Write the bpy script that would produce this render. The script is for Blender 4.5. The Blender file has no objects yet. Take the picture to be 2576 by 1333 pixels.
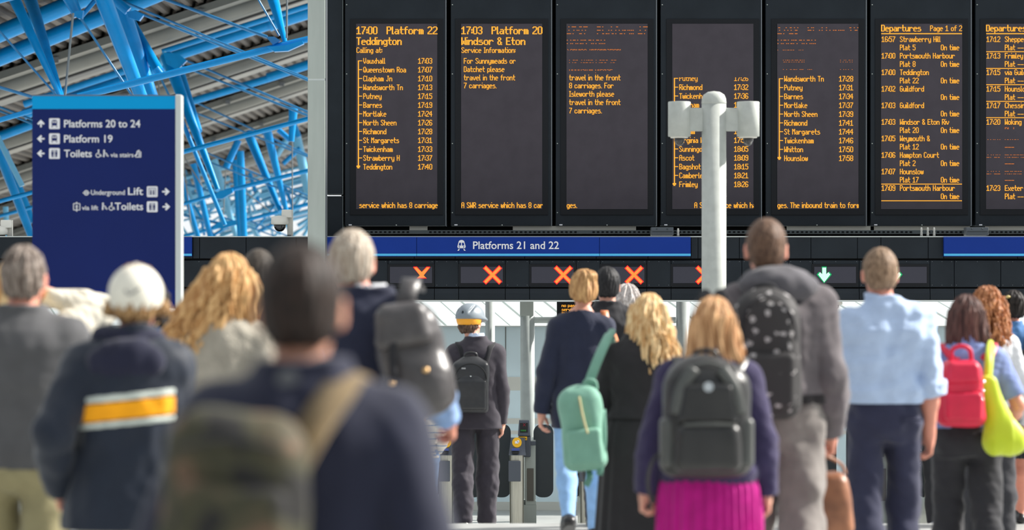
import bpy, bmesh, math, random
import numpy as np
from mathutils import Vector, Matrix

# ------------------------------------------------------------------ camera, sky, sun, exposure
F = 7513.0            # focal length in pixels of the 2576 px wide frame (about 105 mm)
HZ = 730.0            # pixel row of the horizon
CH = 1.6              # camera height
scene = bpy.context.scene
cam_d = bpy.data.cameras.new('camera')
cam = bpy.data.objects.new('camera', cam_d)
scene.collection.objects.link(cam)
cam.location = (0, 0, CH)
cam.rotation_euler = (math.pi / 2, 0, 0)
cam_d.sensor_width = 36.0
cam_d.lens = F * 36.0 / 2576.0
cam_d.shift_y = (HZ - 666.5) / 2576.0
cam_d.clip_end = 400
cam_d.dof.use_dof = True
cam_d.dof.focus_distance = 30.0
cam_d.dof.aperture_fstop = 2.4
scene.camera = cam

world = bpy.data.worlds.new('sky')
scene.world = world
world.use_nodes = True
wn = world.node_tree.nodes
wl = world.node_tree.links
wn.clear()
w_out = wn.new('ShaderNodeOutputWorld')
w_bg = wn.new('ShaderNodeBackground')
w_tc = wn.new('ShaderNodeTexCoord')
w_dot = wn.new('ShaderNodeVectorMath')
w_dot.operation = 'DOT_PRODUCT'
w_dot.inputs[1].default_value = Vector((0.45, 0.50, 0.74)).normalized()
w_ramp = wn.new('ShaderNodeValToRGB')
w_map = wn.new('ShaderNodeMapRange')
w_map.inputs['From Min'].default_value = -1.0
w_map.inputs['From Max'].default_value = 1.0
wl.new(w_tc.outputs['Generated'], w_dot.inputs[0])
wl.new(w_dot.outputs['Value'], w_map.inputs['Value'])
wl.new(w_map.outputs[0], w_ramp.inputs[0])
e = w_ramp.color_ramp.elements
e[0].position = 0.0; e[0].color = (0.36, 0.38, 0.41, 1)
e[1].position = 0.45; e[1].color = (0.52, 0.57, 0.61, 1)
q = e.new(0.62); q.color = (0.92, 0.97, 1.0, 1)
q = e.new(1.0); q.color = (1.0, 1.0, 1.0, 1)
wl.new(w_ramp.outputs[0], w_bg.inputs[0])
w_bg.inputs[1].default_value = 1.0
wl.new(w_bg.outputs[0], w_out.inputs[0])

sun_d = bpy.data.lights.new('sun', 'SUN')
sun_d.energy = 8.5
sun_d.angle = math.radians(3.0)
sun_d.color = (1.0, 0.955, 0.89)
sun = bpy.data.objects.new('sun', sun_d)
scene.collection.objects.link(sun)
sun.rotation_euler = Vector((-0.78, -0.22, -0.58)).to_track_quat('-Z', 'Y').to_euler()
sun.location = (10, 10, 20)

scene.view_settings.view_transform = 'Standard'
scene.view_settings.look = 'None'
scene.view_settings.exposure = 0.0
scene.view_settings.gamma = 1.0
scene.view_settings.use_curve_mapping = False

# ------------------------------------------------------------------ helpers
COL = scene.collection
PI = math.pi
RNG = random.Random(7)


def at(x, y, Y):
    return Vector(((x - 1288.0) * Y / F, Y, CH - (y - HZ) * Y / F))


def floor_z(Y):
    if Y < 20.5:
        return 0.0
    if Y > 29.0:
        return -0.8
    return -0.8 * (Y - 20.5) / 8.5


MATS = {}


def srgb(c):
    return tuple((v / 255.0 / 12.92) if v / 255.0 <= 0.04045 else ((v / 255.0 + 0.055) / 1.055) ** 2.4 for v in c)


def mat(name, rgb, rough=0.6, metal=0.0, spec=0.5, noise=0.0, nscale=20.0, bump=0.0, bscale=60.0, sheen=0.0,
        stretch=(1, 1, 1), coat=0.0, rgb2=None):
    """Principled material; colour given in 0..255 sRGB with optional mottling (object coordinates)."""
    if name in MATS:
        return MATS[name]
    m = bpy.data.materials.new(name)
    m.use_nodes = True
    nt = m.node_tree
    b = nt.nodes['Principled BSDF']
    c = srgb(rgb)
    b.inputs['Base Color'].default_value = (*c, 1)
    b.inputs['Roughness'].default_value = rough
    b.inputs['Metallic'].default_value = metal
    b.inputs['Specular IOR Level'].default_value = spec
    if sheen:
        b.inputs['Sheen Weight'].default_value = sheen
    if coat:
        b.inputs['Coat Weight'].default_value = coat
        b.inputs['Coat Roughness'].default_value = 0.15
    if noise or bump or rgb2:
        tc = nt.nodes.new('ShaderNodeTexCoord')
        mp = nt.nodes.new('ShaderNodeMapping')
        mp.inputs['Scale'].default_value = stretch
        nt.links.new(tc.outputs['Object'], mp.inputs[0])
    if noise or rgb2:
        n = nt.nodes.new('ShaderNodeTexNoise')
        n.inputs['Scale'].default_value = nscale
        n.inputs['Detail'].default_value = 4
        nt.links.new(mp.outputs[0], n.inputs['Vector'])
        r = nt.nodes.new('ShaderNodeValToRGB')
        c2 = srgb(rgb2) if rgb2 else tuple(v * (1 - noise) for v in c)
        c1 = c if rgb2 else tuple(min(1, v * (1 + noise)) for v in c)
        r.color_ramp.elements[0].position = 0.35
        r.color_ramp.elements[0].color = (*c2, 1)
        r.color_ramp.elements[1].position = 0.65
        r.color_ramp.elements[1].color = (*c1, 1)
        nt.links.new(n.outputs['Fac'], r.inputs[0])
        nt.links.new(r.outputs[0], b.inputs['Base Color'])
    if bump:
        n2 = nt.nodes.new('ShaderNodeTexNoise')
        n2.inputs['Scale'].default_value = bscale
        n2.inputs['Detail'].default_value = 3
        nt.links.new(mp.outputs[0], n2.inputs['Vector'])
        bp = nt.nodes.new('ShaderNodeBump')
        bp.inputs['Strength'].default_value = bump
        bp.inputs['Distance'].default_value = 0.01
        nt.links.new(n2.outputs['Fac'], bp.inputs['Height'])
        nt.links.new(bp.outputs[0], b.inputs['Normal'])
    MATS[name] = m
    return m


def emit(name, rgb, strength):
    if name in MATS:
        return MATS[name]
    m = bpy.data.materials.new(name)
    m.use_nodes = True
    b = m.node_tree.nodes['Principled BSDF']
    c = srgb(rgb)
    b.inputs['Base Color'].default_value = (0.01, 0.01, 0.01, 1)
    b.inputs['Specular IOR Level'].default_value = 0.1
    b.inputs['Emission Color'].default_value = (*c, 1)
    b.inputs['Emission Strength'].default_value = strength
    MATS[name] = m
    return m


def tag(o, label=None, cat=None, group=None, kind=None):
    if label: o['label'] = label
    if cat: o['category'] = cat
    if group: o['group'] = group
    if kind: o['kind'] = kind
    return o


def empty(name, loc, label=None, cat=None, group=None, kind=None, rz=0.0):
    o = bpy.data.objects.new(name, None)
    o.empty_display_size = 0.1
    COL.objects.link(o)
    o.location = loc
    o.rotation_euler = (0, 0, rz)
    return tag(o, label, cat, group, kind)


def link(name, me, m, parent=None, smooth=False, loc=None):
    """Link a mesh given in WORLD coordinates; with a parent the vertices are moved into its frame."""
    if not isinstance(m, (list, tuple)):
        m = [m]
    for k in m:
        me.materials.append(k)
    o = bpy.data.objects.new(name, me)
    COL.objects.link(o)
    if parent is not None:
        o.parent = parent
        p, off = parent, Matrix()
        mw = Matrix()
        chain = []
        while p is not None:
            chain.append(p)
            p = p.parent
        for p in reversed(chain):
            mw = mw @ (Matrix.Translation(p.location) @ p.rotation_euler.to_matrix().to_4x4())
        me.transform(mw.inverted())
    elif loc is not None:
        me.transform(Matrix.Translation(-Vector(loc)))
        o.location = loc
    if smooth:
        me.polygons.foreach_set('use_smooth', [True] * len(me.polygons))
    return o


class MB:
    """Collects shapes, in world coordinates, that make ONE mesh object."""

    def __init__(self):
        self.v = []; self.f = []; self.mi = []; self.sm = []
        self.cur = 0

    def add(self, verts, faces, smooth=False):
        b = len(self.v)
        self.v += [tuple(p) for p in verts]
        self.f += [tuple(i + b for i in f) for f in faces]
        self.mi += [self.cur] * len(faces)
        self.sm += [smooth] * len(faces)
        return self

    def box(self, x0, x1, y0, y1, z0, z1, bev=0.0):
        if bev <= 0:
            v = [(x0, y0, z0), (x1, y0, z0), (x1, y1, z0), (x0, y1, z0), (x0, y0, z1), (x1, y0, z1), (x1, y1, z1), (x0, y1, z1)]
            f = [(0, 3, 2, 1), (4, 5, 6, 7), (0, 1, 5, 4), (1, 2, 6, 5), (2, 3, 7, 6), (3, 0, 4, 7)]
            return self.add(v, f)
        bm = bmesh.new()
        bmesh.ops.create_cube(bm, size=1)
        bmesh.ops.scale(bm, vec=(x1 - x0, y1 - y0, z1 - z0), verts=bm.verts)
        bmesh.ops.translate(bm, vec=((x0 + x1) / 2, (y0 + y1) / 2, (z0 + z1) / 2), verts=bm.verts)
        bmesh.ops.bevel(bm, geom=bm.edges[:], offset=bev, segments=2, affect='EDGES', profile=0.5)
        return self.bm(bm)

    def bm(self, bm, M=None, smooth=False):
        bm.verts.index_update()
        vs = [(M @ v.co) if M is not None else v.co.copy() for v in bm.verts]
        fs = [[v.index for v in f.verts] for f in bm.faces]
        bm.free()
        return self.add(vs, fs, smooth)

    def tube(self, pts, r, n=10, cap=True):
        pts = [Vector(p) for p in pts]
        m = len(pts)
        if not isinstance(r, (list, tuple)):
            r = [r] * m
        vs, fs = [], []
        up = None
        for i in range(m):
            d = (pts[min(i + 1, m - 1)] - pts[max(i - 1, 0)])
            if d.length < 1e-9: d = Vector((0, 0, 1))
            d.normalize()
            if up is None:
                up = d.orthogonal().normalized()
            else:
                up = (up - d * up.dot(d))
                up = up.normalized() if up.length > 1e-6 else d.orthogonal().normalized()
            s = d.cross(up)
            for k in range(n):
                a = 2 * PI * k / n
                vs.append(pts[i] + (up * math.cos(a) + s * math.sin(a)) * r[i])
        for i in range(m - 1):
            for k in range(n):
                k2 = (k + 1) % n
                fs.append((i * n + k, i * n + k2, (i + 1) * n + k2, (i + 1) * n + k))
        self.add(vs, fs, True)
        if cap:
            self.add(vs[:n], [tuple(reversed(range(n)))])
            self.add(vs[-n:], [tuple(range(n))])
        return self

    def lathe(self, c, prof, n=24):
        """prof: (radius, z offset) pairs revolved about a vertical axis at c."""
        vs, fs = [], []
        for r, z in prof:
            for k in range(n):
                a = 2 * PI * k / n
                vs.append((c[0] + r * math.cos(a), c[1] + r * math.sin(a), c[2] + z))
        for i in range(len(prof) - 1):
            for k in range(n):
                k2 = (k + 1) % n
                fs.append((i * n + k, i * n + k2, (i + 1) * n + k2, (i + 1) * n + k))
        fs.append(tuple(reversed(range(n))))
        fs.append(tuple(range((len(prof) - 1) * n, len(prof) * n)))
        return self.add(vs, fs, True)

    def prism(self, poly, y0, y1):
        """poly: (x, z) outline seen from the front, counter-clockwise, extruded from y0 (front) to y1."""
        n = len(poly)
        vs = [(x, y0, z) for x, z in poly] + [(x, y1, z) for x, z in poly]
        fs = [tuple(range(n)), tuple(reversed(range(n, 2 * n)))]
        for i in range(n):
            j = (i + 1) % n
            fs.append((i, i + n, j + n, j))
        return self.add(vs, fs)

    def ribbon(self, pts, w, t, nrm):
        """A strap: flat band through pts, w wide, t thick; nrm(i) is the outward normal at point i."""
        pts = [Vector(p) for p in pts]
        m = len(pts)
        vs, fs = [], []
        for i in range(m):
            d = (pts[min(i + 1, m - 1)] - pts[max(i - 1, 0)]).normalized()
            nn = Vector(nrm(i)); nn = (nn - d * nn.dot(d)).normalized()
            s = d.cross(nn)
            for a, b in ((-.5, -.5), (.5, -.5), (.5, .5), (-.5, .5)):
                vs.append(pts[i] + s * (a * w) + nn * (b * t))
        for i in range(m - 1):
            for k in range(4):
                k2 = (k + 1) % 4
                fs.append((i * 4 + k, i * 4 + k2, (i + 1) * 4 + k2, (i + 1) * 4 + k))
        fs.append((3, 2, 1, 0)); fs.append(tuple((m - 1) * 4 + k for k in range(4)))
        return self.add(vs, fs, True)

    def mesh(self, name):
        me = bpy.data.meshes.new(name)
        me.from_pydata(self.v, [], self.f)
        me.polygons.foreach_set('material_index', self.mi)
        me.polygons.foreach_set('use_smooth', self.sm)
        bm = bmesh.new(); bm.from_mesh(me)
        bmesh.ops.recalc_face_normals(bm, faces=bm.faces)
        bm.to_mesh(me); bm.free()
        return me

    def build(self, name, m, parent=None, loc=None):
        me = self.mesh(name)
        return link(name, me, m, parent, loc=loc)


def smooth_path(pts, n=8):
    pts = [Vector(p) for p in pts]
    out = []
    P = [pts[0]] + pts + [pts[-1]]
    for i in range(1, len(P) - 2):
        a, b, c, d = P[i - 1], P[i], P[i + 1], P[i + 2]
        for k in range(n):
            t = k / n
            out.append(0.5 * ((2 * b) + (c - a) * t + (2 * a - 5 * b + 4 * c - d) * t * t + (3 * b - a - 3 * c + d) * t ** 3))
    out.append(pts[-1])
    return out


def rrect(x0, x1, z0, z1, r, n=5):
    o = []
    for cx, cz, a0 in ((x1 - r, z0 + r, -PI / 2), (x1 - r, z1 - r, 0), (x0 + r, z1 - r, PI / 2), (x0 + r, z0 + r, PI)):
        for k in range(n + 1):
            a = a0 + PI / 2 * k / n
            o.append((cx + r * math.cos(a), cz + r * math.sin(a)))
    return o


def text_obj(name, s, x0, yb, x1, cap, Y, m, parent, bold=0.0, ext=0.003):
    """Lettering: fits the string between pixel columns x0..x1 with capitals `cap` pixels tall, baseline at pixel row yb."""
    cu = bpy.data.curves.new(name, 'FONT')
    cu.body = s
    cu.extrude = ext / 2
    cu.offset = bold
    cu.resolution_u = 4
    o = bpy.data.objects.new(name, cu)
    COL.objects.link(o)
    dg = bpy.context.evaluated_depsgraph_get()
    me = bpy.data.meshes.new_from_object(o.evaluated_get(dg))
    COL.objects.unlink(o)
    bpy.data.objects.remove(o); bpy.data.curves.remove(cu)
    co = np.array([v.co[:] for v in me.vertices])
    k = Y / F
    sx = (x1 - x0) * k / (co[:, 0].max() - co[:, 0].min())
    sz = cap * k / 0.682
    p = at(x0, yb, Y)
    out = np.empty_like(co)
    out[:, 0] = p.x + (co[:, 0] - co[:, 0].min()) * sx
    out[:, 2] = p.z + co[:, 1] * sz
    out[:, 1] = p.y - co[:, 2] * 1.0
    me.vertices.foreach_set('co', out.ravel())
    me.materials.clear()
    return link(name, me, m, parent)

# ------------------------------------------------------------------ dot-matrix lettering
GLYPH_ROWS = '''
A     B     C     D     E     F     G     H     I     J     K     L     M     N     O     P     Q     R     S     T     U     V     W
.###. ####. .###. ####. ##### ##### .###. #...# ###.. ..### #...# #.... #...# #...# .###. ####. .###. ####. .###. ##### #...# #...# #...#
#...# #...# #...# #...# #.... #.... #...# #...# .#... ...#. #...# #.... ##.## #...# #...# #...# #...# #...# #...# ..#.. #...# #...# #...#
#...# #...# #.... #...# #.... #.... #.... #...# .#... ...#. #..#. #.... #.#.# ##..# #...# #...# #...# #...# #.... ..#.. #...# #...# #...#
#...# #...# #.... #...# #.... #.... #.... #...# .#... ...#. #.#.. #.... #.#.# #.#.# #...# #...# #...# #...# .#... ..#.. #...# #...# #...#
##### ####. #.... #...# ####. ####. #.### ##### .#... ...#. ##... #.... #...# #.#.# #...# ####. #...# ####. ..#.. ..#.. #...# #...# #.#.#
#...# #...# #.... #...# #.... #.... #...# #...# .#... ...#. #.#.. #.... #...# #..## #...# #.... #...# #.#.. ...#. ..#.. #...# #...# #.#.#
#...# #...# #.... #...# #.... #.... #...# #...# .#... ...#. #..#. #.... #...# #...# #...# #.... #.#.# #..#. ....# ..#.. #...# .#.#. #.#.#
#...# #...# #...# #...# #.... #.... #...# #...# .#... #..#. #...# #.... #...# #...# #...# #.... #..#. #...# #...# ..#.. #...# .#.#. ##.##
#...# ####. .###. ####. ##### #.... .###. #...# ###.. .##.. #...# ##### #...# #...# .###. #.... .##.# #...# .###. ..#.. .###. ..#.. #...#
..... ..... ..... ..... ..... ..... ..... ..... ..... ..... ..... ..... ..... ..... ..... ..... ..... ..... ..... ..... ..... ..... .....
..... ..... ..... ..... ..... ..... ..... ..... ..... ..... ..... ..... ..... ..... ..... ..... ..... ..... ..... ..... ..... ..... .....
a     b     c     d     e     f     g     h     i     j     k     l     m     n     o     p     q     r     s     t     u     v     w
..... #.... ..... ....# ..... ..##. ..... #.... #.... ..#.. #.... #.... ..... ..... ..... ..... ..... ..... ..... .#... ..... ..... .....
..... #.... ..... ....# ..... .#... ..... #.... ..... ..... #.... #.... ..... ..... ..... ..... ..... ..... ..... .#... ..... ..... .....
..... #.... ..... ....# ..... .#... ..... #.... ..... ..... #.... #.... ..... ..... ..... ..... ..... ..... ..... .#... ..... ..... .....
.###. #.##. .###. .##.# .###. ####. .##.# #.##. #.... ..#.. #..#. #.... ##.#. #.##. .###. ####. .##.# #.##. .###. ####. #...# #...# #...#
....# ##..# #...# #..## #...# .#... #..## ##..# #.... ..#.. #.#.. #.... #.#.# ##..# #...# #...# #..## ##..# #.... .#... #...# #...# #.#.#
.#### #...# #.... #...# ##### .#... #...# #...# #.... ..#.. ##... #.... #.#.# #...# #...# #...# #...# #.... .###. .#... #...# #...# #.#.#
#...# #...# #.... #...# #.... .#... #...# #...# #.... ..#.. #.#.. #.... #.#.# #...# #...# #...# #...# #.... ....# .#... #...# .#.#. #.#.#
#..## ##..# #...# #..## #.... .#... #..## #...# #.... ..#.. #..#. #.... #.#.# #...# #...# ##..# #..## #.... ....# .#... #..## .#.#. #.#.#
.##.# #.##. .###. .##.# .###. .#... .##.# #...# #.... ..#.. #...# ##... #.#.# #...# .###. #.##. .##.# #.... ####. ..##. .##.# ..#.. .#.#.
..... ..... ..... ..... ..... ..... ....# ..... ..... ..#.. ..... ..... ..... ..... ..... #.... ....# ..... ..... ..... ..... ..... .....
..... ..... ..... ..... ..... ..... .###. ..... ..... ##... ..... ..... ..... ..... ..... #.... ....# ..... ..... ..... ..... ..... .....
0     1     2     3     4     5     6     7     8     9     x     y     z     &     :     .     -     >
.###. ..#.. .###. .###. ...#. ##### .###. ##### .###. .###. ..... ..... ..... .##.. ..... ..... ..... .....
#...# .##.. #...# #...# ..##. #.... #...# ....# #...# #...# ..... ..... ..... #..#. ..... ..... ..... .....
#...# #.#.. ....# ....# .#.#. #.... #.... ...#. #...# #...# ..... ..... ..... #..#. ..... ..... ..... .....
#...# ..#.. ....# ....# #..#. ####. #.... ...#. #...# #...# #...# #...# ##### .##.. #.... ..... ..... .....
#...# ..#.. ...#. ..##. #..#. ....# ####. ..#.. .###. .#### #...# #...# ...#. .##.. #.... ..... ..... .....
#...# ..#.. ..#.. ....# ##### ....# #...# ..#.. #...# ....# .#.#. #...# ..#.. #..#. ..... ..... ##### .....
#...# ..#.. .#... ....# ...#. ....# #...# .#... #...# ....# ..#.. #...# .#... #..## #.... ..... ..... .....
#...# ..#.. #.... #...# ...#. #...# #...# .#... #...# #...# .#.#. #..## #.... #..#. #.... ..... ..... .....
.###. ##### ##### .###. ...#. .###. .###. .#... .###. .###. #...# .##.# ##### .##.# ..... #.... ..... .....
..... ..... ..... ..... ..... ..... ..... ..... ..... ..... ..... ....# ..... ..... ..... ..... ..... .....
..... ..... ..... ..... ..... ..... ..... ..... ..... ..... ..... .###. ..... ..... ..... ..... ..... .....
'''
GLYPH = {}
_L = GLYPH_ROWS.strip('\n').split('\n')
for _b in range(0, len(_L), 12):
    for _i, _c in enumerate(_L[_b].split()):
        _rows = [_L[_b + 1 + r][_i * 6:_i * 6 + 5] for r in range(11)]
        _w = max([r.rfind('#') for r in _rows]) + 1
        if _c.isdigit(): _w = 5
        GLYPH[_c] = ([[k for k in range(5) if r[k:k + 1] == '#'] for r in _rows], max(_w, 1))


def led_width(s, dw):
    return sum((4.0 if c == ' ' else GLYPH[c][1] + 1) * dw for c in s) - dw


def led(mb, s, x, yb, Y, dw=1.34, dh=1.56, width=None, rows=None, clip=None, bold=1.3):
    """Lit dots of one line of text: left edge at pixel column x, baseline at pixel row yb, on the plane at depth Y."""
    if width:
        dw = dw * width / led_width(s, dw)
    k = Y / F
    vs, fs = [], []
    for c in s:
        if c == ' ':
            x += 4.0 * dw
            continue
        g, w = GLYPH[c]
        for r in range(11):
            if rows is not None and r not in rows:
                continue
            cols = g[r]
            i = 0
            while i < len(cols):
                j = i
                while j + 1 < len(cols) and cols[j + 1] == cols[j] + 1:
                    j += 1
                xa, xb = x + cols[i] * dw - 0.25 * bold, x + (cols[j] + 1) * dw + 0.25 * bold
                ya, yb2 = yb - (9 - r) * dh, yb - (8 - r) * dh + 0.15
                if rows is not None: yb2 = ya + dh * .85
                if clip is None or (xa >= clip[0] and xa < clip[1]):
                    if clip: xb = min(xb, clip[1])
                    n = len(vs)
                    a, b = at(xa, ya, Y), at(xb, yb2, Y)
                    vs += [(a.x, Y, a.z), (b.x, Y, a.z), (b.x, Y, b.z), (a.x, Y, b.z)]
                    fs.append((n, n + 1, n + 2, n + 3))
                i = j + 1
        x += (w + 1) * dw
    mb.add(vs, fs)


def led_rect(mb, x0, y0, x1, y1, Y):
    a, b = at(x0, y0, Y), at(x1, y1, Y)
    mb.add([(a.x, Y, a.z), (b.x, Y, a.z), (b.x, Y, b.z), (a.x, Y, b.z)], [(0, 1, 2, 3)])


# ------------------------------------------------------------------ materials of the place
M_floor = mat('floor_terrazzo', (176, 178, 176), rough=0.35, noise=0.12, nscale=3.0, bump=0.02)
M_wall = mat('pale_panel', (214, 228, 234), rough=0.35, noise=0.03, nscale=1.5)
# frosted panels let some of the daylight behind them through
_nt = M_wall.node_tree
_tl = _nt.nodes.new('ShaderNodeBsdfTranslucent')
_tl.inputs[0].default_value = (0.80, 0.88, 0.92, 1)
_mx = _nt.nodes.new('ShaderNodeMixShader')
_mx.inputs[0].default_value = 0.45
_nt.links.new(_nt.nodes['Principled BSDF'].outputs[0], _mx.inputs[1])
_nt.links.new(_tl.outputs[0], _mx.inputs[2])
_nt.links.new(_mx.outputs[0], _nt.nodes['Material Output'].inputs[0])
M_band = mat('pale_band', (226, 227, 220), rough=0.4)
M_black = mat('charcoal_panel', (37, 43, 49), rough=0.42, noise=0.10, nscale=4.0, spec=0.18)
M_black2 = mat('black_recess', (15, 16, 18), rough=0.8, spec=0.18)
M_bezel = mat('black_bezel', (30, 32, 36), rough=0.45, spec=0.18)
M_screen = mat('led_screen', (74, 69, 76), rough=0.55, noise=0.06, nscale=6.0, bump=0.15, bscale=400, spec=0.18)
M_lane = mat('lane_screen', (68, 68, 78), rough=0.5, bump=0.15, bscale=400, spec=0.18)
M_amber = emit('amber_led', (255, 174, 56), 1.2)
M_amber2 = emit('dim_amber_led', (224, 128, 62), 0.9)
M_red = emit('red_led', (255, 34, 42), 1.2)
M_redc = emit('orange_red_led', (255, 150, 66), 1.1)
M_green = emit('green_led', (20, 190, 110), 0.9)
M_greenc = emit('white_green_led', (214, 255, 240), 1.1)
M_navy = mat('navy_sign', (18, 54, 142), rough=0.4, noise=0.05, nscale=2.0, spec=0.18)
M_navy2 = mat('totem_navy', (20, 36, 98), rough=0.45, noise=0.04, nscale=2.0, spec=0.18)
M_navy3 = mat('totem_deep_blue', (12, 33, 110), rough=0.45, spec=0.18)
M_cyan = mat('sign_cyan', (80, 190, 242), rough=0.4)
M_cyan2 = mat('totem_cyan', (0, 156, 220), rough=0.5, spec=0.15)
M_white = mat('sign_white', (235, 236, 240), rough=0.5)
M_steel = mat('pale_grey_paint', (176, 184, 178), rough=0.4, noise=0.06, nscale=8.0, stretch=(1, 1, 0.15))
M_pole = mat('grey_steel_post', (186, 194, 192), rough=0.38, noise=0.06, nscale=10)
M_cctv = mat('cream_paint', (184, 188, 182), rough=0.45, noise=0.06, nscale=14, bump=0.05)
M_camw = mat('white_plastic', (226, 224, 216), rough=0.4)
M_dome = mat('smoked_dome', (26, 26, 30), rough=0.05, coat=1.0)
M_grey = mat('grey_bracket', (104, 110, 116), rough=0.45)
M_tray = mat('tray_steel', (82, 90, 92), rough=0.5)
M_conduit = mat('conduit_beige', (205, 201, 190), rough=0.6)
M_blue = mat('blue_steel', (0, 142, 216), rough=0.3, noise=0.06, nscale=5.0, spec=0.35)
M_bluep = mat('hazy_blue_steel', (112, 186, 228), rough=0.4)  # paler copy of the blue: distance haze and highlights put into the colour
M_rod = mat('blue_rod', (44, 124, 178), rough=0.35)
M_rodg = mat('grey_rod', (120, 128, 132), rough=0.4)
M_deck = mat('roof_deck', (66, 63, 60), rough=0.5, noise=0.16, nscale=1.2, spec=0.3)
M_gut = mat('gutter_grey', (112, 116, 114), rough=0.4, noise=0.08, nscale=2.0)
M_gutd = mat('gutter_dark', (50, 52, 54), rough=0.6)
M_alu = mat('aluminium_edge', (206, 212, 210), rough=0.35, metal=0.2)
M_mull = mat('green_mullion', (70, 112, 104), rough=0.5)
M_brush = mat('brushed_steel', (186, 184, 172), rough=0.32, metal=0.85, noise=0.10, nscale=30, stretch=(8, 8, 0.2))
M_gate = mat('gate_grey_plastic', (74, 80, 90), rough=0.45)
M_paddle = mat('dark_paddle', (44, 54, 60), rough=0.4, noise=0.05, nscale=6)
M_yellow = mat('reader_yellow', (248, 188, 28), rough=0.4)
M_inkblack = mat('ink_black', (16, 16, 18), rough=0.6)
M_recess = mat('recess_brown', (92, 88, 80), rough=0.4)
M_lblue = mat('label_blue', (58, 76, 150), rough=0.5)

# glazing: pale glass, mostly clear, that shows the bright sky beyond
M_glass = bpy.data.materials.new('roof_glass')
M_glass.use_nodes = True
_nt = M_glass.node_tree
_b = _nt.nodes['Principled BSDF']
_b.inputs['Base Color'].default_value = (0.86, 0.93, 0.92, 1)
_b.inputs['Roughness'].default_value = 0.2
_tr = _nt.nodes.new('ShaderNodeBsdfTransparent')
_tr.inputs[0].default_value = (0.95, 1.0, 0.99, 1)
_mx = _nt.nodes.new('ShaderNodeMixShader')
_mx.inputs[0].default_value = 0.3
_nt.links.new(_tr.outputs[0], _mx.inputs[1])
_nt.links.new(_b.outputs[0], _mx.inputs[2])
_nt.links.new(_mx.outputs[0], _nt.nodes['Material Output'].inputs[0])

# ------------------------------------------------------------------ floor, far wall, glazed roof beyond the gates
mb = MB()
ys = [-4.0, 4.0, 12.0, 20.5, 29.0, 34.0]
vs = []
for y in ys:
    vs += [(-14, y, floor_z(y)), (14, y, floor_z(y))]
for y in reversed(ys):
    vs += [(-14, y, floor_z(y) - 0.2), (14, y, floor_z(y) - 0.2)]
n = len(ys)
fs = [(2 * i, 2 * i + 1, 2 * i + 3, 2 * i + 2) for i in range(n - 1)]
fs += [(2 * n + 2 * i, 2 * n + 2 * i + 1, 2 * n + 2 * i + 3, 2 * n + 2 * i + 2) for i in range(n - 1)]
for i in range(n - 1):
    j = 2 * n - 1 - i
    fs += [(2 * i, 2 * i + 2, 2 * (j - 1), 2 * j), (2 * i + 1, 2 * i + 3, 2 * (j - 1) + 1, 2 * j + 1)]
fs += [(0, 1, 4 * n - 1, 4 * n - 2), (2 * n - 2, 2 * n - 1, 2 * n + 1, 2 * n)]
mb.add(vs, fs)
tag(mb.build('floor', M_floor), 'pale grey station floor sloping down to the ticket gates', kind='structure')

WY = 32.6
z0 = -0.8
zt = at(0, 822, WY).z
zb0, zb1 = at(0, 1078, WY).z, at(0, 1050, WY).z
mb = MB()
mb.box(-13, 13, WY, WY + 0.03, z0 - 0.2, zt)
wall = tag(mb.build('wall_back', M_wall), 'pale blue grey panel wall beyond the ticket gates', kind='structure')
for i, (ya, yb, mm) in enumerate(((948, 982, M_band), (1052, 1066, M_band), (1083, 1092, M_band), (1262, 1290, M_band))):
    a, b = at(0, yb, WY).z, at(0, ya, WY).z
    mb = MB(); mb.box(-13, 13, WY - 0.012, WY - 0.001, a, b)
    tag(mb.build('trim_%d' % (i + 1), mm), kind='structure')
mb = MB()
for px in (1092, 1272, 1442, 1640, 1836, 2032, 2228, 2424, 560, 380, 200, 20):
    p = at(px, 900, WY)
    mb.box(p.x - .006, p.x + .006, WY - .006, WY - .001, at(0, 948, WY).z, zt)
tag(mb.build('trim_5', M_gut), kind='structure')
# glazed roof that slopes up and away from the top of the wall
RY0, RZ0, RY1, RZ1 = WY + 0.1, zt - 0.02, WY + 2.4, at(0, 690, WY + 2.4).z


def groof(x, t):
    return (x, RY0 + (RY1 - RY0) * t, RZ0 + (RZ1 - RZ0) * t)


mb = MB()
mb.add([groof(-13, 0), groof(13, 0), groof(13, 1), groof(-13, 1)], [(0, 1, 2, 3)])
win = tag(mb.build('window_1', M_glass), 'sloping glazed roof behind the black gate header', kind='structure')
mb = MB()
for i in range(118):
    x = -13.6 + i * 0.235
    a, b = Vector(groof(x, 0)), Vector(groof(x - 0.74, 1))
    mb.tube([a - Vector((0, 0, .012)), b - Vector((0, 0, .012))], 0.011 if i % 2 else 0.006, 6)
mul = tag(mb.build('trim_6', M_mull), kind='structure')
mb = MB()
mb.box(-13, 13, WY - .02, WY + .2, zt, zt + 0.012)
tag(mb.build('trim_7', M_alu), kind='structure')

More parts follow.
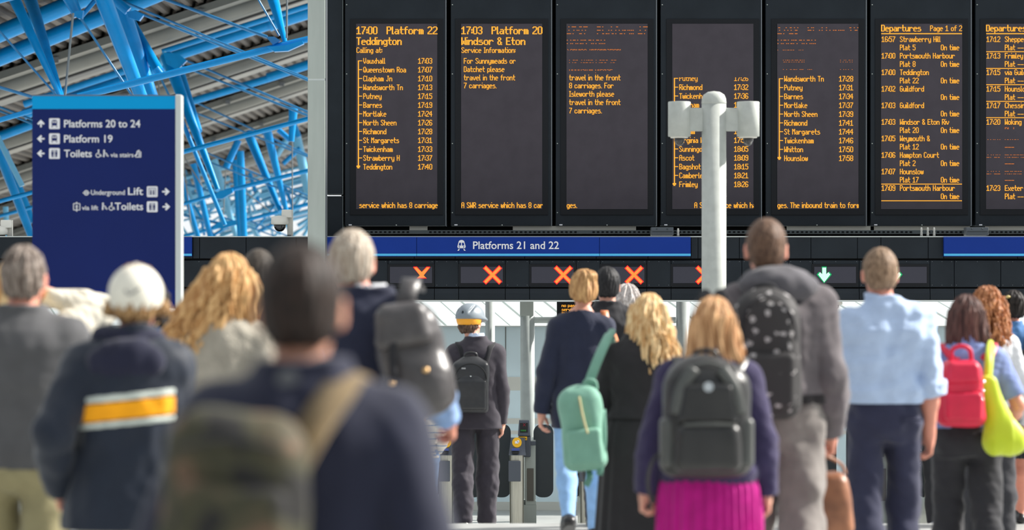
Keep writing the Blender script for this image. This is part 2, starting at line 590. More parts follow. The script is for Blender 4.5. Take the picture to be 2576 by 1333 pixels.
# ------------------------------------------------------------------ departure boards
BY = 30.5
KB = BY / F
BOARD_X = [866, 1132, 1396, 1660, 1924, 2188, 2452]
LIT_X = [897, 1161, 1426, 1692, 1956, 2217, 2481]
CALL = 'Calling at:'
BOARDS = [
    dict(big=[('17:00', 0, 52, 86), ('Platform 22', 76, 127, 86), ('Teddington', 0, 113, 113)], head=CALL,
         stops=[('Vauxhall', '17:03'), ('Queenstown Roa', '17:07'), ('Clapham Jn', '17:10'), ('Wandsworth Tn', '17:13'),
                ('Putney', '17:15'), ('Barnes', '17:19'), ('Mortlake', '17:24'), ('North Sheen', '17:26'), ('Richmond', '17:28'),
                ('St Margarets', '17:31'), ('Twickenham', '17:33'), ('Strawberry H', '17:37'), ('Teddington', '17:40')],
         y0=153, foot=('service which has 8 carriages', 7),
         label='departure board listing 17:00 Platform 22 Teddington, first from the pale column'),
    dict(big=[('17:03', 0, 52, 86), ('Platform 20', 76, 127, 86), ('Windsor & Eton', 0, 160, 113)], head='Service Information:',
         lines=[('For Sunnymeads or', 160), ('Datchet please', 181), ('travel in the front', 202), ('7 carriages.', 222)],
         foot=('A SWR service which has 8 carriages', 0),
         label='departure board listing 17:03 Platform 20 Windsor and Eton service information'),
    dict(ghost=[('17:07', 0, 52, 86, {0, 4, 8}), ('Platform 17', 76, 127, 86, {0, 4, 8}), ('Hounslow', 0, 96, 113, {3, 7})],
         ghost_small=[('Service Information:', 0, 133, {3, 4}), ('For Syon Lane or', 6, 160, {3, 7}), ('Hounslow please', 6, 181, {5, 6, 10})],
         lines=[('travel in the front', 202), ('8 carriages. For', 222), ('Isleworth please', 243), ('travel in the front', 264), ('7 carriages.', 285)],
         foot=('ges.', 0),
         label='departure board with broken top lines above the words 8 carriages. For Isleworth'),
    dict(stops=[('Putney', '17:26'), ('Richmond', '17:32'), ('Twickenham', '17:36'), ('Feltham', '17:43'), ('Ashford', '17:47'),
                ('Staines', '17:51'), ('Egham', '17:55'), ('Virginia W', '17:59'), ('Sunningd', '18:05'), ('Ascot', '18:09'),
                ('Bagshot', '18:15'), ('Camberle', '18:21'), ('Frimley', '18:26')], y0=197, cutfirst=True,
         foot=('A SWR service which has', 55),
         label='departure board behind the camera mast, listing Putney down to Frimley'),
    dict(ghost=[('17:18', 0, 52, 86, {1, 4, 8}), ('Platform 18', 76, 127, 86, {1, 4}), ('Hounslow', 0, 96, 113, {3, 7})],
         ghost_small=[('Calling at:', 0, 133, {4}), ('Vauxhall', 14, 160, {3, 6}), ('Clapham Jn', 14, 182, {4}),
                      ('17:20', 155, 160, {3, 6}), ('17:25', 155, 182, {4})],
         stops=[('Wandsworth Tn', '17:28'), ('Putney', '17:31'), ('Barnes', '17:34'), ('Mortlake', '17:37'), ('North Sheen', '17:39'),
                ('Richmond', '17:41'), ('St Margarets', '17:44'), ('Twickenham', '17:46'), ('Whitton', '17:50'), ('Hounslow', '17:58')],
         y0=198, foot=('ges. The inbound train to form', 0),
         label='departure board listing Wandsworth Tn down to Hounslow 17:58'),
    dict(dep=[('16:57', 'Strawberry Hill', 'Plat 5', 1), ('17:00', 'Portsmouth Harbour', 'Plat 8', 1), ('17:00', 'Teddington', 'Plat 22', 1),
              ('17:02', 'Guildford', '', 1), ('17:03', 'Guildford', '', 1), ('17:03', 'Windsor & Eton Riv', 'Plat 20', 1),
              ('17:05', 'Weymouth &', 'Plat 12', 1), ('17:06', 'Hampton Court', 'Plat 2', 1), ('17:07', 'Hounslow', 'Plat 17', 1),
              ('17:09', 'Portsmouth Harbour', '', 1)], page='Page 1 of 2', rules=(463, 505),
         label='departure board headed Departures Page 1 of 2'),
    dict(dep=[('17:12', 'Shepperton', 'Plat --', 0), ('17:13', 'Frimley', 'Plat --', 0), ('17:15', 'via Guildford', 'Plat --', 0),
              ('17:15', 'Hounslow', 'Plat --', 0), ('17:17', 'Chessington Sth', 'Plat --', 0), ('17:20', 'Woking', 'Plat', -1),
              ('17:20', 'Alton', '---', -2), ('17:20', 'Weybridge', '---', -3), ('17:22', 'Woking via Hou', '---', -3), ('17:23', 'Exeter', 'Plat --', 0)],
         page='', rules=(130, 172, 213, 255, 296),
         label='departure board at the right edge of the frame starting with 17:12'),
]
for i, bd in enumerate(BOARDS):
    X0, L = BOARD_X[i], LIT_X[i]
    X1 = X0 + 262
    p0, p1 = at(X0, 568, BY), at(X1, -260, BY)
    root = empty('departure_board', ((p0.x + p1.x) / 2, BY, p0.z), bd['label'], 'departure board', 'departure boards in a row above the ticket gates')
    mb = MB()
    w0 = p0.x + 2 * KB
    mb.box(w0, p1.x - 9 * KB, BY, BY + 0.28, p0.z, p1.z, 0.006)
    mb.build('housing', M_black, root)
    mb = MB()
    mb.box(p1.x - 8 * KB, p1.x - 5 * KB, BY + 0.005, BY + 0.25, p0.z, p1.z)
    mb.build('edge_strip', M_grey, root)
    a, b = at(L - 16, 541, BY), at(L + 218, 48, BY)
    mb = MB(); mb.box(a.x, b.x, BY - .010, BY + .002, a.z, b.z, .003)
    bez = mb.build('bezel', M_bezel, root)
    a, b = at(L - 1, 526, BY), at(L + 203, 60, BY)
    mb = MB(); mb.box(a.x, b.x, BY - .014, BY - .008, a.z, b.z)
    scr = mb.build('screen', M_screen, root)
    TY = BY - 0.017
    T = MB(); G = MB()
    clip = (L - 2, L + 204)
    for s, dx, w, yb in bd.get('big', []):
        led(T, s, L + dx, yb, TY, 1.9, 2.15, width=w, bold=2.6)
    for s, dx, w, yb, rows in bd.get('ghost', []):
        led(G, s, L + dx, yb, TY, 1.9, 2.15, width=w, rows=rows, bold=1.5)
    for s, dx, yb, rows in bd.get('ghost_small', []):
        led(G, s, L + dx, yb, TY, rows=rows)
    if 'head' in bd:
        led(T, bd['head'], L, 133, TY)
    for s, yb in bd.get('lines', []):
        led(T, s, L + 6, yb, TY)
    if 'stops' in bd:
        y = bd['y0']
        n = len(bd['stops'])
        led_rect(T, L + 3.2, y - 1, L + 6, y + (n - 1) * 22.2, TY)
        for k, (s, t) in enumerate(bd['stops']):
            yy = y + k * 22.2
            rows = set(range(3, 11)) if (bd.get('cutfirst') and k == 0) else None
            led(T, s, L + 17, yy + 7, TY, rows=rows)
            led(T, t, L + 155, yy + 7, TY, width=35, rows=rows)
            if k < n - 1:
                led_rect(T, L + 6, yy - 1, L + 14, yy + 1, TY)
            else:
                led_rect(T, L, yy - 3, L + 9, yy + 1, TY); led_rect(T, L + 2, yy + 1, L + 7, yy + 4, TY)
    if 'dep' in bd:
        led(T, 'Departures', L, 79, TY, 1.66, 1.85, width=100, bold=2.4)
        led_rect(T, L, 83.5, L + 203, 86, TY)
        if bd['page']:
            led(T, bd['page'], L + 123, 78, TY, width=80)
        for k, (t, dest, pl, ok) in enumerate(bd['dep']):
            yb = 105.5 + k * 41.6
            mbx = T if ok > -2 else G
            rows = None if ok > -2 else ({4, 8} if ok == -3 else {6})
            led(mbx, t, L + 1, yb, TY, width=34, rows=rows, clip=clip)
            led(mbx, dest, L + 47, yb, TY, rows=rows, clip=clip)
            if pl:
                led(G if ok < 0 else T, pl, L + 47, yb + 20.8, TY, rows=({0, 1, 2} if ok == -1 else None), clip=clip)
            if ok == 1:
                led(T, 'On time', L + 150, yb + 20.8, TY, width=46)
        for y in bd['rules']:
            led_rect(T, L, y - 1, L + 203, y + 1, TY)
    if 'foot' in bd:
        s, dx = bd['foot']
        led(T, s, L + dx, 523, TY, clip=clip)
    T.build('led_text', M_amber, scr)
    if G.v:
        G.build('broken_led_text', M_amber2, scr)
    mb = MB()
    for px, py in ((X0 + 6, 12), (X0 + 6, 186), (X0 + 6, 361), (X0 + 6, 535), (X0 + 131, 566)):
        p = at(px, py, BY)
        mb.lathe((p.x, BY - .004, p.z), [(0, -.006), (.006, -.004), (.007, 0), (.006, .004), (0, .006)], 8)
    mb.build('screw', M_steel, root)
    p = at(X0 + 15, 565.5, BY)
    mb = MB(); mb.box(p.x - .016, p.x + .016, BY - .003, BY + .001, p.z - .006, p.z + .006)
    tag(mb.build('rating_label', M_white, root), 'small white label')
# dark cladding panels left of the first board
for (ya, yb, lab) in ((-260, 489, 'tall black cladding panel between pale column and first departure board'),
                      (493, 596, 'short black cladding panel below the tall one beside the pale column')):
    a, b = at(822, yb, BY), at(863, ya, BY)
    root = empty('cladding_panel', ((a.x + b.x) / 2, BY, a.z), lab, 'panel')
    mb = MB(); mb.box(a.x + .008, b.x - .008, BY + .02, BY + .25, a.z + .006, b.z - .006)
    mb.build('panel', M_black, root)
    mb = MB()
    for x0, x1, zz0, zz1 in ((a.x, a.x + .008, a.z, b.z), (b.x - .008, b.x, a.z, b.z), (a.x + .008, b.x - .008, a.z, a.z + .006), (a.x + .008, b.x - .008, b.z - .006, b.z)):
        mb.box(x0, x1, BY + .012, BY + .25, zz0, zz1)
    mb.build('frame', M_tray, root)
# dark backing between and behind the boards
a, b = at(860, 600, 31), at(2716, -260, 31)
mb = MB(); mb.box(a.x, b.x, 30.9, 31.0, a.z, b.z)
tag(mb.build('wall_front', M_black2), 'black backing behind the departure boards', kind='structure')

# cable tray and brackets in the gap below the boards
p0, p1 = at(905, 590, 30.4), at(2700, 577, 30.4)
root = empty('cable_tray', (p0.x, 30.4, p0.z), 'perforated dark steel cable tray running under the departure boards', 'cable tray')
mb = MB(); mb.box(p0.x, p1.x, 30.40, 30.43, at(0, 588, 30.4).z, at(0, 579, 30.4).z)
mb.build('tray', M_tray, root)
mb = MB()
for k in range(150):
    p = at(912 + k * 11.4, 583.5, 30.4)
    if 120 < k * 11.4 % 420 < 160: continue
    mb.box(p.x - .012, p.x + .012, 30.395, 30.402, p.z - .007, p.z + .007)
mb.build('slot', M_black2, root)['kind'] = 'stuff'
for xa, xb in ((1030, 1075), (1290, 1600), (1980, 2190), (2200, 2440), (2480, 2650)):
    a, b = at(xa, 579, 30.55), at(xb, 571, 30.55)
    mb = MB(); mb.box(a.x, b.x, 30.55, 30.6, a.z, b.z + .01)
    tag(mb.build('conduit', M_conduit), {1030: 'short beige conduit under the first departure board', 1290: 'long beige conduit under the second and third departure boards',
        1980: 'beige conduit under the fifth departure board', 2200: 'dark beige conduit above the blank black header panels', 2480: 'beige conduit above the blank blue sign at right'}[xa], 'conduit')
for px, pw, lab in ((1665, 56, 'grey steel bracket box left of the camera mast under the boards'), (2455, 56, 'grey steel bracket box above the left end of the right blue sign')):
    a, b = at(px - pw / 2, 595, 30.3), at(px + pw / 2, 571, 30.3)
    root = empty('bracket', ((a.x + b.x) / 2, 30.3, a.z), lab, 'bracket')
    mb = MB(); mb.box(a.x, b.x, 30.2, 30.38, a.z + .01, b.z - .004, .004); mb.build('box', M_grey, root)
    mb = MB(); mb.box(a.x + .012, b.x - .012, 30.194, 30.201, a.z + .05, a.z + .055)
    for q in (.25, .72):
        xx = a.x + (b.x - a.x) * q
        mb.lathe((xx, 30.199, b.z - .02), [(0, -.008), (.01, 0), (0, .008)], 8)
    mb.build('bolt', M_tray, root)
for k, px in enumerate((2318, 2334, 2350)):
    p = at(px, 594, 30.2)
    mb = MB(); mb.lathe((p.x, 30.2, p.z), [(.010, 0), (.014, .01), (.011, .02), (.014, .03), (.010, .045), (.012, .06), (.008, .09)], 10)
    tag(mb.build('cable_gland', M_camw), 'pale ribbed cable gland on top of the header, %s of three' % ('left', 'middle', 'right')[k], 'cable gland', 'cable glands on the header')
p = at(1706, 594, 30.2)
mb = MB(); mb.lathe((p.x, 30.2, p.z), [(.010, 0), (.013, .015), (.009, .03), (.013, .05), (.008, .08)], 10)
tag(mb.build('cable_gland', M_camw), 'single pale cable gland beside the grey bracket left of the camera mast', 'cable gland')

# ------------------------------------------------------------------ gate header
HY = 29.8
HB = 29.75
def hz(y): return at(0, y, HY).z
def hx(x): return at(x, 0, HY).x
root = empty('gate_header', (0, HY, hz(760)), 'long charcoal header spanning above the ticket gates', 'header')
mb = MB(); mb.box(hx(-120), hx(2720), HY + .02, HY + .45, hz(755), hz(596))
mb.build('core', M_black2, root)
seams_u = [-120, -40, 485, 502, 619, 745, 880, 1042, 1145, 1320, 1500, 1630, 1738, 1756, 1860, 1942, 2040, 2157, 2216, 2335, 2374, 2560, 2720]
for a, b in zip(seams_u, seams_u[1:]):
    mb = MB(); mb.box(hx(a) + .0025, hx(b) - .0025, HY, HY + .05, hz(650), hz(597), .003)
    mb.build('upper_panel', M_black, root)
seams_l = []
x = 976 - 178 * 7
lanes = []
while x < 2720:
    seams_l.append((x, x + 117, True)); seams_l.append((x + 117, x + 178, False)); x += 178
for a, b, lane in seams_l:
    mb = MB(); mb.box(hx(a) + .0025, hx(b) - .0025, HY - .01, HY + .05, hz(722), hz(655), .003)
    mb.build('lower_panel', M_black, root)
    mb = MB()
    pr = [(HY - .03, hz(753)), (HY - .03, hz(738)), (HY - .01, hz(726)), (HY + .05, hz(726)), (HY + .05, hz(753))]
    vs = [(hx(a) + .003, y, z) for y, z in pr] + [(hx(b) - .003, y, z) for y, z in pr]
    fs = [(0, 1, 2, 3, 4), (9, 8, 7, 6, 5)] + [(i, i + 5, (i + 1) % 5 + 5, (i + 1) % 5) for i in range(5)]
    mb.add(vs, fs)
    mb.build('kick_panel', M_black, root)
mb = MB(); mb.box(hx(-120), hx(2720), HY - .035, HY + .3, hz(759), hz(754.5))
tag(mb.build('bottom_trim', M_alu, root), 'pale metal bottom trim')
mb = MB(); mb.box(hx(-120), hx(2720), HY - .008, HY + .1, hz(596.5), hz(594))
tag(mb.build('top_trim', M_alu, root), 'pale metal top trim')
mb = MB()
for a, b, lane in seams_l:
    for q in (6, (b - a) / 2, b - a - 6):
        for y in (658, 717):
            p = at(a + q, y, HY - .012); mb.box(p.x - .003, p.x + .003, HY - .014, HY - .009, p.z - .003, p.z + .003)
mb.build('screw', M_grey, root)['kind'] = 'stuff'

LY = HY - .012
lane_labels = {1036: ('X', 'lane signal with a cut off red cross, leftmost beside the grey haired man'),
               1214: ('X', 'lane signal with a red cross above the helmeted man'),
               1392: ('X', 'lane signal with a red cross above the woman with tied fair hair'),
               1570: ('X', 'lane signal with a red cross above the blonde woman in black'),
               1748: ('X', 'lane signal with a red cross half behind the camera mast'),
               2104: ('V', 'lane signal with a green down arrow right of the hooded man'),
               2282: ('V', 'lane signal with a green arrow behind the head of the man in the pale shirt'),
               }
for cx0, (sym, lab) in lane_labels.items():
    if sym == 'X':
        sx0, sx1 = cx0 - 55, cx0 + 51
    else:
        sx0, sx1 = cx0 - 56, cx0 + 49
    a, b = at(sx0 - 6, 720, LY), at(sx1 + 6, 664, LY)
    r2 = empty('lane_signal', ((a.x + b.x) / 2, LY, a.z), lab, 'lane signal', 'lane signals on the header')
    mb = MB(); mb.box(a.x, b.x, LY - .006, LY + .03, a.z, b.z, .003); mb.build('frame', M_bezel, r2)
    a, b = at(sx0, 712, LY), at(sx1, 671, LY)
    mb = MB(); mb.box(a.x, b.x, LY - .010, LY - .004, a.z, b.z); sc2 = mb.build('screen', M_lane, r2)
    c = at(sx1 - 26 if sym == 'X' else sx0 + 25, 691.5, LY)
    k = LY / F
    def bar(mb, ang, ln, w, y, off=(0, 0)):
        ca, sa = math.cos(ang), math.sin(ang)
        P = []
        for u, v in ((-ln, -w), (ln, -w), (ln, w), (-ln, w)):
            P.append((c.x + off[0] + u * ca - v * sa, y, c.z + off[1] + u * sa + v * ca))
        mb.add(P, [(0, 1, 2, 3)])
    o = MB(); i2 = MB()
    if sym == 'X':
        cut = cx0 == 1036
        if cut:
            def V_(mb, w, t, y):
                mb.add([(c.x + dx * k, y, c.z + dz * k) for dx, dz in ((-21 + t, 21 - t), (-21 + w, 21 - t), (0, 5 + w * .3), (21 - w, 21 - t), (21 - t, 21 - t), (21 - t, 18), (5, -1), (13 - t, -9 + t), (-13 + t, -9 + t), (-5, -1), (-21 + t, 18))], [tuple(range(11))])
            V_(o, 9, 0, LY - .013); V_(i2, 8, 2, LY - .016)
        else:
            for sg in (1, -1):
                bar(o, sg * PI / 4, 29 * k, 5.6 * k, LY - .013); bar(i2, sg * PI / 4, 27 * k, 3.6 * k, LY - .016)
        x1 = o.build('red_cross', M_red, sc2); i2.build('bright_dots', M_redc, sc2)
    else:
        P = [(-6, 21), (-6, 2), (-13, 8), (-19, 1), (0, -21), (19, 1), (13, 8), (6, 2), (6, 21)]
        o.add([(c.x + dx * k, LY - .013, c.z + dz * k) for dx, dz in P], [tuple(range(9))])
        i2.add([(c.x + dx * k * .8, LY - .016, c.z + dz * k * .88) for dx, dz in P], [tuple(range(9))])
        o.build('green_arrow', M_green, sc2); i2.build('bright_dots', M_greenc, sc2)

# blue signs on the header
def blue_sign(x0, x1, seams, lab, text=False):
    Y = HY - .06
    a, b = at(x0, 645, Y), at(x1, 596, Y)
    r = empty('platform_sign', ((a.x + b.x) / 2, Y, a.z), lab, 'sign')
    mb = MB()
    xs = [x0] + seams + [x1]
    for u, v in zip(xs, xs[1:]):
        mb.box(at(u, 0, Y).x + .002, at(v, 0, Y).x - .002, Y, Y + .055, a.z, b.z, .002)
    pan = mb.build('panel', M_navy, r)
    z1, zz = at(0, 643.5, Y).z, at(0, 638, Y).z
    mb = MB()
    for u, v in zip(xs, xs[1:]):
        mb.box(at(u, 0, Y).x + .002, at(v, 0, Y).x - .002, Y - .003, Y + .002, z1, zz)
    mb.build('light_blue_stripe', M_cyan, r)
    if text:
        text_obj('lettering', 'Platforms 21 and 22', 1190, 626, 1406, 18.5, Y - .003, M_white, pan, bold=0.012)
        train_icon(1161, 617, 21, 27, Y - .003, pan, M_white, M_navy)
    return r


def train_icon(cx, cy, w, h, Y, parent, m_w, m_n, name='train_icon'):
    k = Y / F
    p = at(cx, cy, Y)
    def P(u, v): return (p.x + u * w * k, p.z - v * h * k)
    mb = MB()
    body = []
    for a in range(0, 181, 20):
        body.append(P(.36 * math.cos(math.radians(a)), -.28 - .22 * math.sin(math.radians(a))))
    body += [P(-.5, .12), P(-.42, .27), P(.42, .27), P(.5, .12)]
    mb.prism(body, Y - .002, Y + .002)
    for s in (-1, 1):
        mb.prism([P(s * .22, .34), P(s * .34, .34), P(s * .5, .5), P(s * .30, .5)][::s], Y - .002, Y + .002)
    ic = mb.build(name, m_w, parent)
    mb = MB()
    mb.prism([P(-.34, .02), P(-.06, .02), P(-.06, -.24), P(-.26, -.24)], Y - .004, Y - .001)
    mb.prism([P(.06, .02), P(.34, .02), P(.26, -.24), P(.06, -.24)], Y - .004, Y - .001)
    for s in (-1, 1):
        mb.prism([P(s * .27 + .07 * math.cos(t * PI / 4), .15 - .055 * math.sin(t * PI / 4)) for t in range(8)], Y - .004, Y - .001)
    me = mb.mesh('icon_windows')
    # sub-parts go no deeper than the lettering level: windows join the icon mesh as a second material
    bm = bmesh.new(); bm.from_mesh(ic.data)
    mw = Matrix.Translation(-Vector(parent.parent.location)) if parent.parent else Matrix()
    me.transform(mw)
    nf = len(bm.faces); bm.from_mesh(me); bm.faces.ensure_lookup_table()
    for f in bm.faces[nf:]: f.material_index = 1
    bm.to_mesh(ic.data); bm.free(); bpy.data.meshes.remove(me)
    ic.data.materials.append(m_n)
    return ic


blue_sign(818, 1738, [1048, 1508], 'long blue sign reading Platforms 21 and 22', True)
blue_sign(2374, 2720, [], 'plain blue sign on the header at the right edge')
blue_sign(300, 483, [], 'plain blue sign on the header behind the wayfinding totem')

# ------------------------------------------------------------------ pale column, posts, cameras
CY = 29.4
a, b = at(774, 0, CY), at(818, 0, CY)
fz = floor_z(CY)
root = empty('column', ((a.x + b.x) / 2, CY, fz), 'pale grey square column left of the departure boards', 'column')
zj = at(0, 200, CY).z
for z0_, z1_ in ((fz, zj - .008), (zj + .008, 5.0)):
    mb = MB(); mb.box(a.x, b.x, CY, CY + .17, z0_, z1_, .006); mb.build('casing', M_steel, root)
mb = MB(); mb.box(a.x + .003, b.x - .003, CY + .003, CY + .165, zj - .009, zj + .009); mb.build('joint', M_alu, root)
mb = MB(); mb.box(b.x, b.x + .012, CY + .02, CY + .15, fz, 5.0); mb.build('edge_profile', M_grey, root)


def dome_camera(px, py, Y, lab, parts=True, s=1.0):
    p = at(px, py, Y)
    r = empty('dome_camera', p, lab, 'security camera')
    mb = MB()
    mb.box(p.x + .02 * s, p.x + .12 * s, p.y - .05, p.y + .05, p.z + .05 * s, p.z + .13 * s, .01)
    mb.box(p.x + .07 * s, p.x + .125 * s, p.y + .05, p.y + .08, p.z - .14 * s, p.z + .13 * s)
    mb.build('mounting', M_camw, r)
    mb = MB(); mb.lathe((p.x, p.y, p.z), [(.02 * s, .07 * s), (.085 * s, .06 * s), (.088 * s, -.01 * s), (.075 * s, -.02 * s)], 20); mb.build('housing', M_camw, r)
    mb = MB(); mb.lathe((p.x, p.y, p.z - .02 * s), [(.062 * s, 0), (.058 * s, -.03 * s), (.042 * s, -.055 * s), (.02 * s, -.068 * s), (0.001, -.07 * s)], 20); mb.build('dome', M_dome, r)
    mb = MB(); mb.tube([(p.x + .09 * s, p.y + .06, p.z - .12 * s), (p.x + .09 * s, p.y + .06, at(0, 597, Y).z)], .022 * s, 8)
    mb.build('stem', M_grey, r)
    return r


dome_camera(704, 560, 29.95, 'white dome camera on the header left of the pale column')
dome_camera(-2, 586, 29.95, 'white dome camera on the header at the left edge')
# camera below the header near the pale blue shirt
p = at(2098, 764, 29.9)
r = empty('dome_camera', p, 'small dome camera under the header right of the hooded man', 'security camera')
mb = MB(); mb.box(p.x - .06, p.x + .08, 29.85, 29.95, p.z - .01, p.z + .022, .006); mb.build('mounting', M_camw, r)
mb = MB(); mb.lathe((p.x, 29.9, p.z - .01), [(.055, 0), (.05, -.025), (.03, -.045), (.001, -.052)], 16); mb.build('dome', M_dome, r)

# mast with two cameras
MY = 24.0
km = MY / F
pz = floor_z(MY)
pt = at(1796, 240, MY)
root = empty('camera_mast', (pt.x, MY, pz), 'tall pale grey mast with two cameras in front of the boards', 'mast')
R = 31 * km
ztop = at(0, 262, MY).z
mb = MB(); mb.lathe((pt.x, MY, pz), [(R, 0), (R, ztop - pz)], 32); mb.build('pole', M_cctv, root)
mb = MB(); mb.lathe((pt.x, MY, ztop), [(R * 1.0, 0), (R * 1.02, .01), (R * .98, .045), (R * .85, .075), (R * .5, .098), (0.001, .105)], 32); mb.build('cap', M_cctv, root)
for s, cx in ((-1, 1709), (1, 1882)):
    c = at(cx, 300, MY)
    z0_, z1_ = at(0, 343, MY).z, at(0, 256, MY).z
    mb = MB(); 
    xa, xb = (c.x + .02, pt.x - R * .8) if s < 0 else (pt.x + R * .8, c.x - .02)
    mb.box(xa, xb, MY - .035, MY + .035, at(0, 330, MY).z, at(0, 272, MY).z, .008)
    mb.build('arm', M_cctv, root)
    rr = 28.5 * km
    mb = MB(); mb.lathe((c.x, MY, z0_), [(rr * .93, -.002), (rr, 0), (rr, z1_ - z0_ - .004), (rr * .96, z1_ - z0_)], 28)
    cb = mb.build('camera_can', M_cctv, root)
    mb = MB(); mb.lathe((c.x, MY, z0_), [(rr * .8, -.001), (rr * .78, -.013), (rr * .5, -.014)], 24); mb.build('trim_ring', M_camw, cb)
    mb = MB(); mb.lathe((c.x, MY, z0_ - .012), [(rr * .48, 0), (rr * .46, -.025), (rr * .34, -.05), (rr * .14, -.064), (.001, -.066)], 20); mb.build('dome', M_dome, cb)

# posts beyond the gates
def post(px, w, Y, lab, z1y=757, cap=False):
    k = Y / F
    p = at(px, 800, Y)
    fz_ = floor_z(Y)
    r = empty('post', (p.x, Y, fz_), lab, 'post')
    mb = MB(); mb.lathe((p.x, Y, fz_), [(w / 2 * k, 0), (w / 2 * k, at(0, 740, Y).z - fz_)], 24); mb.build('shaft', M_pole, r)
    return r


r = post(1327, 36, 31.0, 'thick grey steel post behind the main ticket gate')
a, b = at(1308, 794, 31), at(1347, 752, 31)
mb = MB(); mb.box(a.x, b.x - .02, 30.9, 31.1, a.z, b.z, .004); mb.build('sleeve', M_steel, r)
mb = MB(); p = at(1327, 805, 31); q2 = at(1700, 805, 31)
mb.tube([(p.x + .05, 31, p.z), (q2.x, 31, q2.z)], .033, 12)
mb.build('cross_rail', M_pole, r)
r = post(1233, 24, 31.2, 'thin grey steel post right of the helmeted man')
p = at(1236, 1263, 31.2)
mb = MB(); mb.box(p.x - .014, p.x + .014, 31.2 - .056, 31.2 - .046, p.z - .018, p.z + .018); mb.build('warning_sticker', M_yellow, r)
post(1718, 34, 31.0, 'grey steel post between the blonde woman and the pink skirt')
post(2425, 14, 31.0, 'thin pale post between the legs of the woman with the red backpack')
post(2556, 22, 31.2, 'thin grey post at the far right edge')

# platform display on the rail beyond the header
Y = 30.94
a, b = at(1401, 797, Y), at(1500, 752, Y)
r = empty('platform_display', ((a.x + b.x) / 2, Y, b.z), 'small black display on the cross rail with amber words no passenger service', 'display')
mb = MB(); mb.box(a.x, b.x, Y, Y + .12, a.z, b.z, .005); mb.build('housing', M_bezel, r)
mb = MB()
for s, yb in (('no passenger', 772), ('service on', 782), ('this platform', 792)):
    led(mb, s, 1413, yb, Y - .004, .98, .86)
mb.build('led_text', M_amber, r)

# ------------------------------------------------------------------ ticket gates
GY = 29.0
kg = GY / F


def gate_paddle(px_l, px_r, Y, root, side):
    k = Y / F
    top, bot = at(0, 1068, Y).z, at(0, 1251, Y).z
    xl, xr = at(px_l, 0, Y).x, at(px_r, 0, Y).x
    w = xr - xl
    h = top - bot
    r = w * .42
    # the paddle swings from the cabinet: a rounded leaf with a neck in the middle
    if side > 0:
        nx = xl - 16 * k
        pl = [(xl + r, bot), (xr - r, bot)]
        out = []
        for kx in range(7): a = -PI / 2 + PI / 2 * kx / 6; out.append((xr - r + r * math.cos(a), bot + r + r * math.sin(a)))
        for kx in range(7): a = PI / 2 * kx / 6; out.append((xr - r * .8 + r * .8 * math.cos(a), top - r + r * math.sin(a)))
        for kx in range(7): a = PI / 2 + PI / 2 * kx / 6; out.append((xl + r * .8 + r * .8 * math.cos(a), top - r + r * math.sin(a)))
        out += [(xl, bot + h * .60), (xl - 6 * k, bot + h * .53), (nx, bot + h * .51), (nx, bot + h * .27), (xl - 8 * k, bot + h * .25), (xl, bot + h * .17)]
        for kx in range(7): a = PI + PI / 2 * kx / 6; out.append((xl + r + r * math.cos(a), bot + r + r * math.sin(a)))
    else:
        nx = xr + 16 * k
        out = []
        for kx in range(7): a = -PI / 2 + PI / 2 * kx / 6; out.append((xr - r + r * math.cos(a), bot + r + r * math.sin(a)))
        out += [(xr, bot + h * .17), (xr + 8 * k, bot + h * .25), (nx, bot + h * .27), (nx, bot + h * .51), (xr + 6 * k, bot + h * .53), (xr, bot + h * .60)]
        for kx in range(7): a = PI / 2 * kx / 6; out.append((xr - r * .8 + r * .8 * math.cos(a), top - r + r * math.sin(a)))
        for kx in range(7): a = PI / 2 + PI / 2 * kx / 6; out.append((xl + r * .8 + r * .8 * math.cos(a), top - r + r * math.sin(a)))
        for kx in range(7): a = PI + PI / 2 * kx / 6; out.append((xl + r + r * math.cos(a), bot + r + r * math.sin(a)))
    mb = MB(); mb.prism(out, Y, Y + .02)
    mb.build('paddle', M_paddle, root)


